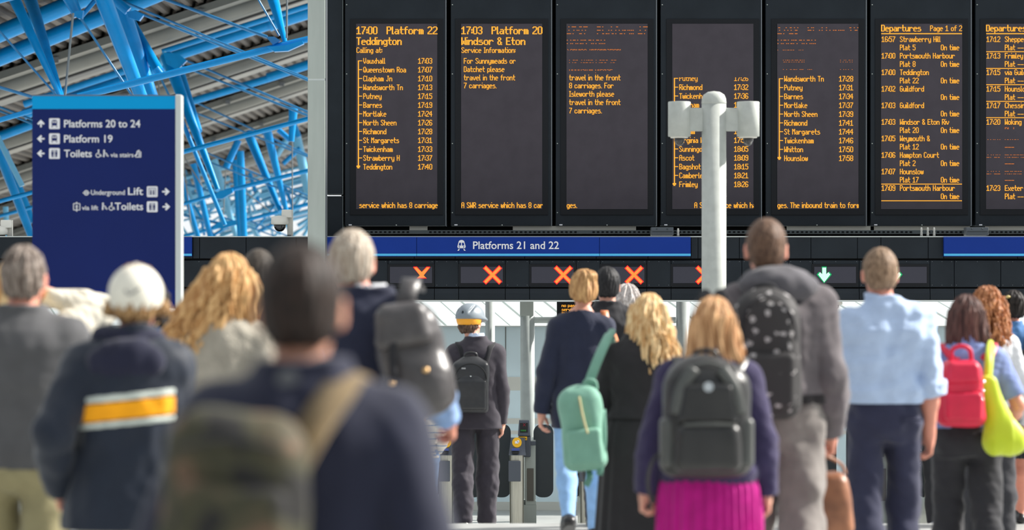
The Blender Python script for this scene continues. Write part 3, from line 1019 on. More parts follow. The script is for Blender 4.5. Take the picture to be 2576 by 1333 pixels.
GATE_LAB = {0: 'ticket gate behind the legs of the helmeted man', 1: 'ticket gate with round yellow reader between the two grey posts',
            2: 'ticket gate behind the woman with the mint backpack', 3: 'ticket gate hidden behind the pink skirt',
            5: 'ticket gate behind the brown leather bag', 6: 'ticket gate behind the navy trousers', 7: 'ticket gate between the black trouser legs at right',
            8: 'ticket gate at the right edge behind bare legs'}
for gi, lab in GATE_LAB.items():
    gx = 1306 + (gi - 1) * 178
    fz = floor_z(GY + .4)
    p = at(gx, 1200, GY)
    root = empty('ticket_gate', (p.x, GY, fz), lab, 'ticket gate', 'ticket gates under the header')
    def G_(dx, y, Y=GY): return at(gx + dx, y, Y)
    z1 = at(0, 1145, GY).z
    # front column: round-nosed brushed steel casing running back along the lane
    mb = MB()
    w = 18 * kg
    cx = p.x - 6 * kg
    prof = [(cx + w * math.cos(a), GY + w * .8 - w * .8 * math.sin(a)) for a in [PI * t / 10 for t in range(11)]]
    prof = prof + [(cx - w, GY + 1.2), (cx + w, GY + 1.2)]
    n = len(prof)
    vs = [(x, y, fz) for x, y in prof] + [(x, y, z1) for x, y in prof]
    fs = [tuple(range(n)), tuple(range(2 * n - 1, n - 1, -1))] + [(i, (i + 1) % n, (i + 1) % n + n, i + n) for i in range(n)]
    mb.add(vs, fs, False)
    mb.build('casing', M_brush, root)
    # sloping grey reader head
    zt0, zt1 = z1, at(0, 1110, GY).z
    a0, b0 = cx - w - 2 * kg, cx + w + 5 * kg
    mb = MB()
    vs = [(a0, GY - .02, zt0), (b0, GY - .02, zt0), (b0, GY + .35, zt0), (a0, GY + .35, zt0),
          (a0 + .006, GY + .02, at(0, 1136, GY).z), (b0 - .006, GY + .02, at(0, 1136, GY).z), (b0 - .01, GY + .22, zt1 + .02), (a0 + .02, GY + .22, zt1 + .02),
          (b0 - .01, GY + .35, zt1 + .02), (a0 + .02, GY + .35, zt1 + .02)]
    fs = [(0, 1, 5, 4), (4, 5, 6, 7), (7, 6, 8, 9), (3, 9, 8, 2), (0, 4, 7, 9, 3), (1, 2, 8, 6, 5), (0, 3, 2, 1)]
    mb.add(vs, fs)
    head = mb.build('reader_head', M_gate, root)
    # yellow disc lying on the sloping face
    pA, pB = Vector(vs[4]), Vector(vs[7])
    nrm = Vector((0, -(zt1 + .02 - at(0, 1136, GY).z), .20)).normalized()
    tdir = (Vector((0, vs[7][1] - vs[4][1], vs[7][2] - vs[4][2]))).normalized()
    c0 = Vector(((a0 + b0) / 2 - .004, (vs[4][1] + vs[7][1]) / 2 + .03, (vs[4][2] + vs[7][2]) / 2 + .02)) + nrm * .004
    mb = MB()
    ring = [c0 + Vector((1, 0, 0)) * math.cos(2 * PI * t / 24) * 12 * kg + tdir * math.sin(2 * PI * t / 24) * .085 for t in range(24)]
    mb.add(ring + [q - nrm * .006 for q in ring], [tuple(range(24))] + [(i, (i + 1) % 24, (i + 1) % 24 + 24, i + 24) for i in range(24)])
    rd = mb.build('yellow_reader', M_yellow, head)
    mb = MB()
    for dx, dt, ww, hh in ((-.003, -.005, .016, .022), (.012, .012, .01, .02)):
        cc = c0 + nrm * .003 + Vector((dx, 0, 0)) + tdir * dt
        mb.add([cc + Vector((sx * ww, 0, 0)) + tdir * (sz * hh) for sx, sz in ((-1, -1), (1, -1), (1, 1), (-1, 1))], [(0, 1, 2, 3)])
    mb.build('hand_symbol', M_white, head)
    mb = MB(); pl = at(gx - 8, 1131, GY); mb.box(pl.x - 11 * kg, pl.x + 9 * kg, GY - .022, GY + .03, at(0, 1133, GY).z, at(0, 1128, GY).z); mb.build('blue_label', M_lblue, head)
    mb = MB(); mb.box(pl.x - 9 * kg, pl.x + 7 * kg, GY - .022, GY + .03, at(0, 1141, GY).z, at(0, 1136, GY).z); mb.build('ticket_slot', M_inkblack, head)
    # grey ticket box on the front
    a, b = at(gx - 27, 1210, GY), at(gx + 4, 1159, GY)
    mb = MB(); mb.box(a.x, b.x, GY - .07, GY + .02, a.z, b.z, .006); mb.build('front_box', M_gate, root)
    # display pod behind
    PY = GY + .38
    a, b = at(gx - 3, 1096, PY), at(gx + 28, 1058, PY)
    mb = MB()
    vs = []
    for yy, z_, l, r_ in ((PY, a.z, 0, 0), (PY + .04, b.z, .012, .012)):
        vs += [(a.x + l, yy, z_), (b.x - r_, yy, z_)]
    for yy, z_, l, r_ in ((PY + .2, a.z, 0, 0), (PY + .2, b.z, .012, .012)):
        vs += [(a.x + l, yy, z_), (b.x - r_, yy, z_)]
    mb.add(vs, [(0, 1, 3, 2), (4, 6, 7, 5), (2, 3, 7, 6), (0, 4, 5, 1), (0, 2, 6, 4), (1, 5, 7, 3)])
    pod = mb.build('display_pod', M_gate, root)
    mb = MB()
    pa, pb = at(gx + 2, 1088, PY), at(gx + 22, 1064, PY)
    mb.add([(pa.x, PY + .006, pa.z), (pb.x, PY + .006, pa.z), (pb.x, PY + .028, pb.z), (pa.x, PY + .028, pb.z)], [(0, 1, 2, 3)])
    mb.build('pod_screen', M_inkblack, pod)
    mb = MB(); q = at(gx + 13, 1068.5, PY + .015)
    for sg in (1, -1):
        mb.add([(q.x + sg * u * .012 + v * .003, PY + .018, q.z + u * .014 + sg * v * 0) for u, v in ((-1, -1), (-1, 1), (1, 1), (1, -1))], [(0, 1, 2, 3)])
    mb.build('red_cross', mat('dim_red_led', (150, 30, 50), rough=.5), pod)
    mb = MB(); q = at(gx + 4, 1085, PY)
    for u in range(5): mb.box(q.x + u * .011, q.x + u * .011 + .007, PY + .001, PY + .007, q.z, q.z + .016)
    mb.build('green_text', mat('dim_green_led', (52, 140, 60), rough=.5), pod)
    z0_, z1_ = at(0, 1150, PY).z, a.z
    mb = MB(); mb.box(a.x + .006, b.x + .004, PY + .01, PY + .22, z0_, z1_ - .002, .012); mb.build('pod_body', M_gate, root)
    a2, b2 = at(gx - 2, 1107, PY), at(gx + 20, 1098, PY)
    mb = MB(); mb.box(a2.x, b2.x, PY - .004, PY + .03, a2.z, b2.z); yl = mb.build('yellow_label', M_yellow, pod)
    mb = MB()
    for u in (0, 1, 2, 4, 5):
        xx = a2.x + .010 + u * .012
        mb.box(xx, xx + .007, PY - .007, PY - .003, a2.z + .010, a2.z + .010 + (.012 if u % 2 else .017))
    mb.build('label_print', M_inkblack, pod)
    mb = MB(); a3 = at(gx + 28, 1121, PY); mb.box(a3.x, a3.x + 14 * kg, PY + .05, PY + .1, a3.z, a3.z + 10 * kg, .004); mb.build('hinge_block', M_gate, root)
    # steel side casing and low plinth behind
    mb = MB(); pa = at(gx + 16, 0, PY); mb.box(pa.x, pa.x + 26 * kg, PY + .12, PY + .85, fz, at(0, 1110, PY).z); mb.box(pa.x - 6 * kg, pa.x + 28 * kg, PY + .10, PY + .9, fz, at(0, 1272, PY).z)
    mb.build('side_casing', M_steel, root)
    mb = MB(); mb.box(pa.x + 4 * kg, pa.x + 21 * kg, PY + .112, PY + .119, at(0, 1262, PY).z, at(0, 1180, PY).z); mb.build('casing_recess', M_recess, root)
    gate_paddle(gx + 36, gx + 86, PY + .30, root, 1)
    gate_paddle(gx - 67, gx - 21, PY + .34, root, -1)

# ------------------------------------------------------------------ wayfinding totem
TY = 20.0
kt = TY / F
a, b = at(81, 775, TY), at(441, 241, TY)
root = empty('wayfinding_totem', ((a.x + b.x) / 2, TY, floor_z(TY)), 'tall navy wayfinding totem with platform and toilet directions at left', 'sign')
mb = MB(); mb.box(a.x, b.x, TY, TY + .10, at(0, 728, TY).z, at(0, 274, TY).z); pan = mb.build('panel', M_navy2, root)
mb = MB(); mb.box(a.x, b.x, TY, TY + .10, at(0, 274, TY).z, b.z); mb.build('top_band', M_cyan2, root)
mb = MB(); mb.box(a.x, b.x, TY, TY + .10, a.z, at(0, 728, TY).z); mb.build('bottom_band', M_navy3, root)
mb = MB(); mb.box(a.x - .004, b.x, TY - .003, TY + .105, b.z, b.z + .007); mb.build('top_cap', M_grey, root)
mb = MB(); mb.box(b.x, at(457, 0, TY).x, TY - .01, TY + .12, floor_z(TY), at(0, 238, TY).z, .008); mb.build('edge_post', M_alu, root)
mb = MB(); mb.box(a.x + .0, a.x + .03, TY + .03, TY + .09, floor_z(TY), a.z); mb.build('rear_post', M_alu, root)
W2 = TY - .003
text_obj('lettering', 'Platforms 20 to 24', 161, 320, 353, 18, W2, M_white, pan, bold=.012)
text_obj('lettering', 'Platform 19', 161, 358, 283, 18, W2, M_white, pan, bold=.012)
text_obj('lettering', 'Toilets', 161, 395, 231, 18, W2, M_white, pan, bold=.012)
text_obj('lettering', 'via stairs', 278, 395, 336, 11, W2, M_white, pan, bold=.008)
text_obj('lettering', 'Underground', 229, 490, 314, 12, W2, M_white, pan, bold=.008)
text_obj('lettering', 'Lift', 322, 490, 360, 18, W2, M_white, pan, bold=.012)
text_obj('lettering', 'via lift', 206, 528, 247, 11, W2, M_white, pan, bold=.008)
text_obj('lettering', 'Toilets', 289, 528, 360, 18, W2, M_white, pan, bold=.012)


def T_(x, y): p = at(x, y, W2); return (p.x, p.z)


def arrow(cx, cy, d):
    mb = MB()
    ax = [(0, 10), (9.5, 0), (6, -3), (2, 1), (2, -9), (-2, -9), (-2, 1), (-6, -3), (-9.5, 0)]
    P = []
    for u, v in ax:
        if d == 'up': x, y = u, -v
        elif d == 'left': x, y = -v, u
        else: x, y = v, u
        P.append(T_(cx + x, cy + y))
    mb.prism(P, W2 - .002, W2 + .002)
    mb.build('arrow', M_white, pan)


arrow(103, 311, 'up'); arrow(103, 349, 'left'); arrow(103, 386, 'left'); arrow(417, 482, 'right'); arrow(418, 520, 'right')


def pict(cx, cy, kind):
    mb = MB()
    z = [T_(cx - 13.5, cy + 13.5), T_(cx + 13.5, cy - 13.5)]
    mb.cur = 0
    mb.prism(rrect(z[0][0], z[1][0], z[0][1], z[1][1], 3 * kt), W2 - .002, W2 + .002)
    mb.cur = 1
    def rc(x0, x1, y0, y1):
        p, q = T_(cx + x0, cy + y1), T_(cx + x1, cy + y0)
        mb.prism([(p[0], p[1]), (q[0], p[1]), (q[0], q[1]), (p[0], q[1])], W2 - .004, W2 - .001)
    def disc(u, v, r):
        mb.prism([T_(cx + u + r * math.cos(t * PI / 6), cy + v - r * math.sin(t * PI / 6)) for t in range(12)], W2 - .004, W2 - .001)
    if kind == 'train':
        rc(-5, 5, -9, -6.5); rc(-6.5, -4.8, -6.5, -1.5); rc(-.8, .8, -6.5, -1.5); rc(4.8, 6.5, -6.5, -1.5); rc(-6.5, 6.5, -1.5, 5); rc(-7, -4.5, 6.5, 9); rc(4.5, 7, 6.5, 9)
    elif kind == 'toilet':
        for s in (-1, 1):
            disc(s * 5, -7, 1.8); rc(s * 5 - 2.4, s * 5 + 2.4, -4.5, 3); rc(s * 5 - 1.8, s * 5 + 1.8, 3, 9)
        rc(-.4, .4, -10, 10)
    else:
        rc(-9, -8, -9, 9); rc(8, 9, -9, 9); rc(-9, 9, -9, -8)
        for s in (-1, 1):
            disc(s * 3.4, -3.4, 1.5); rc(s * 3.4 - 1.7, s * 3.4 + 1.7, -1.5, 8)
    mb.build('pictogram', [M_white, M_navy2], pan)


pict(137, 311, 'train'); pict(137, 349, 'train'); pict(137, 386, 'toilet'); pict(383, 482, 'lift'); pict(383, 520, 'toilet')


def glyph_small(cx, cy, kind):
    mb = MB()
    def disc(u, v, r, n=12): mb.prism([T_(cx + u + r * math.cos(t * 2 * PI / n), cy + v - r * math.sin(t * 2 * PI / n)) for t in range(n)], W2 - .002, W2 + .002)
    def ring(u, v, r, t):
        for q in range(16):
            a0, a1 = q * PI / 8, (q + 1) * PI / 8
            mb.prism([T_(cx + u + rr * math.cos(aa), cy + v - rr * math.sin(aa)) for rr, aa in ((r, a0), (r, a1), (r - t, a1), (r - t, a0))], W2 - .002, W2 + .002)
    def bar(x0, y0, x1, y1, w):
        d = Vector((x1 - x0, y1 - y0)).normalized(); n_ = Vector((-d.y, d.x)) * w / 2
        mb.prism([T_(cx + x0 + n_.x, cy + y0 + n_.y), T_(cx + x1 + n_.x, cy + y1 + n_.y), T_(cx + x1 - n_.x, cy + y1 - n_.y), T_(cx + x0 - n_.x, cy + y0 - n_.y)], W2 - .002, W2 + .002)
    if kind == 'chair':
        ring(-.5, 3.5, 6, 1.8); disc(1, -9, 2); bar(1, -7, 1, 1, 3); bar(1, 1, 6, 1.5, 2.2); bar(6, 1, 8, 7, 2.2)
    elif kind == 'baby':
        disc(-3, -8, 2.4); bar(-3, -6, -4, 8, 3.4); bar(-3, -4, 4, 0, 2.2); disc(4, 3, 2.4); bar(3, 4, 8, 6, 3)
    elif kind == 'stairs':
        bar(-8, 6, -2, 0, 3.4); bar(-2, 0, -2, -6, 3); bar(-2, -6, 4, -9, 3); bar(3, -8, 3, 6, 2.4); bar(-6, 8, 7, 8, 2); bar(7, -6, 7, 9, 2.2)
    elif kind == 'roundel':
        ring(0, 0, 6.5, 2.4); bar(-8.5, 0, 8.5, 0, 3)
    elif kind == 'liftbox':
        for q in ((-8, -8, 8, -8), (-8, 8, 8, 8), (-8, -8, -8, 8), (8, -8, 8, 8)): bar(*q, 1.8)
        disc(0, -2, 2.4); bar(0, 0, 0, 6, 3); bar(-3, 1, 3, 1, 2); disc(0, -10.5, 1.6); disc(0, 10.5, 1.6)
    mb.build('pictogram', M_white, pan)


glyph_small(247, 387, 'chair'); glyph_small(265, 387, 'baby'); glyph_small(347, 387, 'stairs'); glyph_small(217, 485, 'roundel')
glyph_small(193, 520, 'liftbox'); glyph_small(262, 520, 'baby'); glyph_small(280, 520, 'chair')

# ------------------------------------------------------------------ roof of the train shed, left of the column
SL = 0.33
Z0 = 6.15


def roof_z(X): return CH + Z0 + SL * X


mb = MB()
X0, X1 = -17.0, -1.0
D0, D1 = 37.0, 96.0
pitch = 0.18
n = int((X1 - X0) / pitch)
prof = []
for i in range(n):
    x = X0 + i * pitch
    prof += [(x, 0), (x + .07, 0), (x + .085, .07), (x + .165, .07)]
vs = []
for D in (D0, D1):
    for x, dz in prof: vs.append((x, D, roof_z(x) + dz))
m_ = len(prof)
for D in (D1, D0):
    pass
fs = [(i, i + 1, m_ + i + 1, m_ + i) for i in range(m_ - 1)]
b0 = len(vs)
vs += [(X0, D0, roof_z(X0) + .16), (X1, D0, roof_z(X1) + .16), (X0, D1, roof_z(X0) + .16), (X1, D1, roof_z(X1) + .16)]
fs += [(b0, b0 + 2, b0 + 3, b0 + 1)]
mb.add(vs, fs)
tag(mb.build('ceiling', M_deck), 'dark ribbed metal roof deck of the train shed', kind='structure')


mb = MB(); mb.box(-40, 14, 34.0, 125, -1.3, -1.1)  # ground out of view, added to throw sunlight up onto the roof underside
tag(mb.build('floor', mat('bounce_concrete', (206, 205, 200), rough=0.8, noise=0.1, nscale=0.4)), 'unseen pale concrete platforms added to bounce light up to the train shed roof', kind='structure')


def tube_uv(mb, D, X0, X1, dz, r, dD=0.0, n=12):
    mb.tube([(X0, D + dD, roof_z(X0) + dz), (X1, D + dD, roof_z(X1) + dz)], r, n)


def slab_uv(mb, D0, D1, X0, X1, z0, z1):
    vs = [(X0, D0, roof_z(X0) + z0), (X1, D0, roof_z(X1) + z0), (X1, D1, roof_z(X1) + z0), (X0, D1, roof_z(X0) + z0),
          (X0, D0, roof_z(X0) + z1), (X1, D0, roof_z(X1) + z1), (X1, D1, roof_z(X1) + z1), (X0, D1, roof_z(X0) + z1)]
    mb.add(vs, [(0, 3, 2, 1), (4, 5, 6, 7), (0, 1, 5, 4), (1, 2, 6, 5), (2, 3, 7, 6), (3, 0, 4, 7)])


GL = ['nearest of the grey roof gutters, crossing top left behind the first big strut', 'second grey roof gutter, behind the middle node plate',
      'third grey roof gutter, below the middle blue chord', 'fourth grey roof gutter, low beside the pale column', 'farthest grey roof gutter above the tangle of blue struts']
for gi, D in enumerate((48.0, 56.5, 64.5, 73.0, 82.0)):
    root = empty('roof_gutter', (-6, D, roof_z(-6)), GL[gi], 'gutter', 'grey gutters under the roof deck')
    mb = MB(); slab_uv(mb, D - .9, D - .45, X0, X1, -.16, -.04); mb.build('flange', M_gut, root)
    mb = MB(); tube_uv(mb, D - .1, X0, X1, -.16, .17, n=16); mb.build('pipe', M_gut, root)
    mb = MB(); slab_uv(mb, D + .25, D + 2.1, X0, X1, -.24, -.08); mb.build('trough', M_gut, root)
    mb = MB(); slab_uv(mb, D + .9, D + 1.05, X0, X1, -.27, -.239); slab_uv(mb, D + .1, D + .25, X0, X1, -.06, -.02); mb.build('gap_shade_strip', M_gutd, root)  # solid dark strips, their colour standing in for the shade of gaps
    mb = MB()
    for k in range(14):
        x = X0 + .6 + k * 1.15
        z = roof_z(x) - .17
        mb.box(x - .05, x + .05, D - .94, D - .88, z - .02, z + .07)
    mb.build('clip', M_grey, root)['kind'] = 'stuff'


def seg(root, name, x0, y0, x1, y1, w, D0, D1=None, m=None, w1=None, n=14):
    D1 = D0 if D1 is None else D1
    w1 = w if w1 is None else w1
    mb = MB()
    mb.tube([at(x0, y0, D0), at(x1, y1, D1)], [w * .5 * D0 / F, w1 * .5 * D1 / F], n)
    return mb.build(name, m or M_blue, root)


def plate(root, pts, D, m=None, th=.12):
    mb = MB()
    mb.prism([(at(x, y, D).x, at(x, y, D).z) for x, y in pts], D, D + th)
    return mb.build('node_plate', m or M_blue, root)


def truss(x, y, D, lab):
    return empty('roof_truss', at(x, y, D), lab, 'roof truss', 'blue tubular roof trusses')


def chord(root, w0, D, wpx, x0=-60, x1=900, dz=0.0):
    # follows the slope of the deck: pixel intercept w0 at column 0
    mb = MB()
    a, b = at(x0, w0 - SL * x0, D), at(x1, w0 - SL * x1, D)
    mb.tube([a, b], wpx * .5 * D / F, 20)
    return mb.build('chord', M_blue, root)


# nearest truss
t1 = truss(260, 120, 39, 'nearest blue roof truss with the thick leaning struts above the totem')
seg(t1, 'chord', -240, 242, 420, -24, 41, 42.5)
seg(t1, 'chord', -240, 184, 230, -12, 44, 41.5)
seg(t1, 'chord', -240, 60, 60, -18, 22, 37)
seg(t1, 'strut', 32, -12, 153, 246, 30, 38, 37, w1=12)
seg(t1, 'strut', 73, -12, 156, 246, 34, 39, 37, w1=12)
seg(t1, 'strut', 256, -14, 362, 262, 45, 38, 38.5, w1=32)
seg(t1, 'strut', 306, 20, 388, 262, 44, 39.2, 39.2, w1=32)
seg(t1, 'strut', 318, 30, 400, 181, 20, 39.8, 39, w1=27)
seg(t1, 'strut', 170, -14, 197, 40, 36, 38, w1=26)
seg(t1, 'strut', 206, 40, 252, -14, 12, 38.2)
seg(t1, 'strut', 278, -10, 322, 28, 24, 38.8)
seg(t1, 'tie_rod', -150, -90, 146, 244, 5.5, 37.5, m=M_rod)
seg(t1, 'tie_rod', 204, 47, 336, 246, 6, 37.5, m=M_rod)
seg(t1, 'tie_rod', 184, 33, 163, 246, 6, 37.3, m=M_rodg)
seg(t1, 'tie_rod', -240, 150, 82, 244, 8, 37.5, m=M_rod)
seg(t1, 'tie_rod', 404, -6, 672, 93, 8, 39.5, m=M_rod)
seg(t1, 'tie_rod', 296, -2, 800, 209, 6, 39, m=M_rod)
seg(t1, 'tie_rod', 338, 28, 800, 212, 6.5, 38.6, m=M_rod)
seg(t1, 'bottom_chord', -240, 372, 200, 243, 13, 37)
seg(t1, 'bottom_chord', 196, 244, 686, 121, 18, 37)
seg(t1, 'bottom_chord', 686, 119, 800, 93, 16, 37)
plate(t1, [(180, 36), (190, 28), (209, 26), (206, 48), (196, 46)], 37.8)
plate(t1, [(318, 30), (338, 26), (362, 36), (350, 52), (324, 44)], 38.5)
plate(t1, [(672, 118), (720, 113), (760, 102), (764, 110), (724, 128), (690, 130)], 36.8)
plate(t1, [(668, 92), (690, 92), (706, 102), (686, 112)], 36.9, m=M_rod)
seg(t1, 'strut', 684, -14, 718, 108, 32, 38, 37, w1=11)
seg(t1, 'tie_rod', 645, -10, 702, 90, 5, 37, m=M_rod)
seg(t1, 'tie_rod', 722, -6, 721, 96, 5, 37, m=M_rodg)
seg(t1, 'strut', 392, 172, 404, 188, 20, 38.9)

# second truss
t2 = truss(440, 250, 46, 'second blue roof truss, its strut rising right of the totem')
seg(t2, 'chord', 60, 288, 430, 160, 27, 50)
seg(t2, 'chord', 60, 262, 380, 156, 18, 49.6)
seg(t2, 'chord', 432, 143, 684, 60, 27, 49)
seg(t2, 'chord', 676, 62, 960, -30, 36, 49)
seg(t2, 'chord', 408, 130, 960, -44, 14, 48)
seg(t2, 'strut', 419, 140, 548, 478, 34, 47, 46, w1=13)
seg(t2, 'strut', 442, 150, 500, 330, 26, 48, 47, w1=18)
seg(t2, 'strut', 452, 290, 566, 566, 12, 46.5, w1=11)
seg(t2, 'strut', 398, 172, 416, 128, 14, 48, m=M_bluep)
seg(t2, 'tie_rod', 440, 140, 800, 293, 6, 47, m=M_rod)
seg(t2, 'tie_rod', 458, 166, 800, 301, 6, 46.6, m=M_rod)
seg(t2, 'tie_rod', 404, 196, 428, 246, 6, 46, m=M_rod)
seg(t2, 'tie_rod', 397, 188, 402, 246, 4, 46, m=M_rodg)
seg(t2, 'bottom_chord', 450, 385, 800, 292, 12, 46)
seg(t2, 'bottom_chord', -240, 570, 84, 483, 11, 46)
plate(t2, [(410, 132), (450, 136), (470, 152), (446, 176), (418, 160)], 46.6)
seg(t2, 'strut', -50, 264, 84, 606, 28, 47, w1=20)
seg(t2, 'strut', -30, 296, 56, 468, 14, 46, m=M_bluep)  # pale colour carries the highlight on this strut
seg(t2, 'tie_rod', -240, 176, 84, 302, 6, 46, m=M_rod)
seg(t2, 'tie_rod', -240, 186, 84, 312, 6, 46.4, m=M_rod)
seg(t2, 'chord', -240, 430, 120, 298, 24, 52)
seg(t2, 'strut', 738, 270, 733, 356, 24, 48, w1=14)
seg(t2, 'tie_rod', 735, 356, 736, 592, 3, 47, m=M_rodg)

# third truss
t3 = truss(600, 400, 56, 'third blue roof truss, behind its bottom chord left of the pale column')
seg(t3, 'chord', 478, 256, 680, 196, 19, 56)
seg(t3, 'chord', 672, 196, 960, 102, 24, 56)
seg(t3, 'tie_rod', 477, 250, 800, 402, 5, 57, m=M_rod)
seg(t3, 'tie_rod', 482, 280, 800, 404, 5, 56.6, m=M_rod)
seg(t3, 'tie_rod', 522, 385, 800, 503, 4.5, 57, m=M_rod)
seg(t3, 'tie_rod', 532, 410, 800, 511, 4.5, 57, m=M_rod)
seg(t3, 'bottom_chord', 450, 516, 566, 482, 9, 56)
seg(t3, 'bottom_chord', 566, 481, 800, 423, 11, 56)
plate(t3, [(540, 490), (552, 480), (584, 474), (586, 484), (560, 500), (530, 500)], 55.8)
seg(t3, 'strut', 624, 335, 706, 532, 25, 58, 57, w1=13)
seg(t3, 'strut', 671, 325, 720, 530, 24, 57, w1=12)
seg(t3, 'strut', 600, 352, 568, 422, 18, 58)
seg(t3, 'strut', 604, 380, 614, 600, 20, 60, w1=17)
seg(t3, 'strut', 592, 402, 604, 600, 18, 61, w1=14)
seg(t3, 'strut', 486, 412, 530, 600, 18, 57, w1=14)
seg(t3, 'strut', 454, 446, 500, 600, 15, 56.5, w1=12)
seg(t3, 'tie_rod', 462, 392, 510, 470, 3.5, 56, m=M_rodg)
seg(t3, 'tie_rod', 460, 395, 480, 560, 3, 56, m=M_rodg)
seg(t3, 'tie_rod', 568, 430, 562, 540, 3, 56, m=M_rodg)
seg(t3, 'strut', 700, 326, 730, 352, 14, 58)
seg(t3, 'strut', 4, 360, 84, 560, 18, 57)
seg(t3, 'strut', 14, 520, 18, 600, 14, 58, m=M_bluep)
seg(t3, 'bottom_chord', -240, 610, 84, 520, 9, 56)

# far truss
t4 = truss(600, 560, 66, 'lowest blue roof truss chord, just above the header')
seg(t4, 'bottom_chord', 440, 600, 560, 568, 8, 66)
seg(t4, 'bottom_chord', 556, 570, 800, 507, 10, 66)
seg(t4, 'bottom_chord', 450, 538, 570, 566, 8, 66, m=M_rod)
seg(t4, 'bottom_chord', 450, 460, 545, 486, 6, 64, m=M_rod)
plate(t4, [(530, 570), (552, 558), (604, 552), (606, 562), (560, 576)], 65.8)
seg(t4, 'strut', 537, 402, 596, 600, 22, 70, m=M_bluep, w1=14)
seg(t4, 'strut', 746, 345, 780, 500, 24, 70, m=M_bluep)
seg(t4, 'strut', 732, 300, 752, 345, 20, 68, w1=14)
seg(t4, 'strut', 722, 350, 695, 392, 16, 68, m=M_bluep)
seg(t4, 'strut', 755, 372, 712, 412, 12, 68)
seg(t4, 'tie_rod', 600, 470, 690, 540, 3, 66, m=M_rodg)
seg(t4, 'tie_rod', 560, 545, 690, 594, 3.5, 66, m=M_rod)
seg(t4, 'tie_rod', 620, 552, 740, 600, 4, 66, m=M_rod)

# the tangle of distant trusses
fl = ['pale distant truss left of the far strut pair', 'pale distant truss in the middle of the far tangle', 'pale distant truss beside the pale column']
rr = random.Random(3)
for i, lab in enumerate(fl):
    xa = 458 + i * 105
    D = 76 + i * 4
    t = truss(xa + 50, 560, D, lab)
    for k in range(26):
        x0 = xa + rr.uniform(-10, 100)
        if k % 3:
            ang = rr.uniform(20, 60) if rr.random() < .6 else rr.uniform(100, 125)
            ln = rr.uniform(50, 120)
            y0 = rr.uniform(500, 610)
            x1, y1 = x0 + ln * math.cos(math.radians(ang)), y0 - ln * math.sin(math.radians(ang))
            y1 = max(y1, 425)
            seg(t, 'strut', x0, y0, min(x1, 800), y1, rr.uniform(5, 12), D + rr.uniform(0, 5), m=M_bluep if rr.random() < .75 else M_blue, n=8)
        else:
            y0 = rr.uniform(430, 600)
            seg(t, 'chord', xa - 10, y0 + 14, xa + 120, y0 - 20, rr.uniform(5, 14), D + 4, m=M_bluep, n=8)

# ------------------------------------------------------------------ organic shapes: signed distance fields turned into meshes
import openvdb


def V3(*a): return np.array(a, dtype=np.float32)


class Field:
    def __init__(self, lo, hi, h):
        self.lo = np.array(lo, np.float32); self.h = h
        n = np.maximum(np.ceil((np.array(hi) - self.lo) / h).astype(int) + 1, 4)
        self.n = n
        self.ax = [(self.lo[i] + h * np.arange(n[i])).astype(np.float32) for i in range(3)]
        self.d = np.full(tuple(n), 0.2, np.float32)

    def copy(self):
        f = Field.__new__(Field)
        f.lo, f.h, f.n, f.ax, f.d = self.lo, self.h, self.n, self.ax, self.d.copy()
        return f

    def block(self, lo, hi):
        sl = []
        for i in range(3):
            a = int(np.clip(math.floor((lo[i] - self.lo[i]) / self.h), 0, self.n[i]))
            b = int(np.clip(math.ceil((hi[i] - self.lo[i]) / self.h) + 1, 0, self.n[i]))
            if b <= a: return None
            sl.append(slice(a, b))
        x = self.ax[0][sl[0]][:, None, None]; y = self.ax[1][sl[1]][None, :, None]; z = self.ax[2][sl[2]][None, None, :]
        return tuple(sl), x, y, z

    def add(self, prim, k=0.0, m=0.03, sub=False):
        fn, lo, hi = prim
        mm = m + k
        bl = self.block(np.array(lo) - mm, np.array(hi) + mm)
        if bl is None: return self
        sl, x, y, z = bl
        dn = fn(x, y, z)
        a = self.d[sl]
        if sub:
            dn = -dn
            if k > 0:
                hh = np.maximum(k - np.abs(a - dn), 0) / k
                self.d[sl] = np.maximum(a, dn) + hh * hh * k * .25
            else:
                self.d[sl] = np.maximum(a, dn)
            return self
        if k > 0:
            hh = np.maximum(k - np.abs(a - dn), 0) / k
            self.d[sl] = np.minimum(a, dn) - hh * hh * k * .25
        else:
            self.d[sl] = np.minimum(a, dn)
        return self

    def xyz(self):
        return self.ax[0][:, None, None], self.ax[1][None, :, None], self.ax[2][None, None, :]

    def clip(self, fn):
        x, y, z = self.xyz()
        self.d = np.maximum(self.d, fn(x, y, z).astype(np.float32) + np.zeros_like(self.d))
        return self

    def disp(self, fn):
        x, y, z = self.xyz()
        self.d = (self.d + fn(x, y, z)).astype(np.float32)
        return self

    def mesh(self, name, scale=1.0, off=(0, 0, 0), adapt=0.0):
        g = openvdb.FloatGrid(0.2)
        d = self.d.copy()
        for ax in range(3):
            s = [slice(None)] * 3
            s[ax] = 0; d[tuple(s)] = np.maximum(d[tuple(s)], self.h * .5)
            s[ax] = -1; d[tuple(s)] = np.maximum(d[tuple(s)], self.h * .5)
        g.copyFromArray(np.ascontiguousarray(np.clip(d, -.2, .2)))
        p, qd = g.convertToQuads(0.0)
        p = (np.asarray(p, np.float32) * self.h + self.lo) * scale + np.array(off, np.float32)
        qd = np.asarray(qd, np.int32)
        me = bpy.data.meshes.new(name)
        me.vertices.add(len(p)); me.vertices.foreach_set('co', p.ravel())
        me.loops.add(qd.size); me.loops.foreach_set('vertex_index', qd.ravel())
        me.polygons.add(len(qd)); me.polygons.foreach_set('loop_start', np.arange(0, qd.size, 4, dtype=np.int32))
        me.update(calc_edges=True); me.validate()
        me.polygons.foreach_set('use_smooth', np.ones(len(me.polygons), dtype=bool))
        return me, p, qd


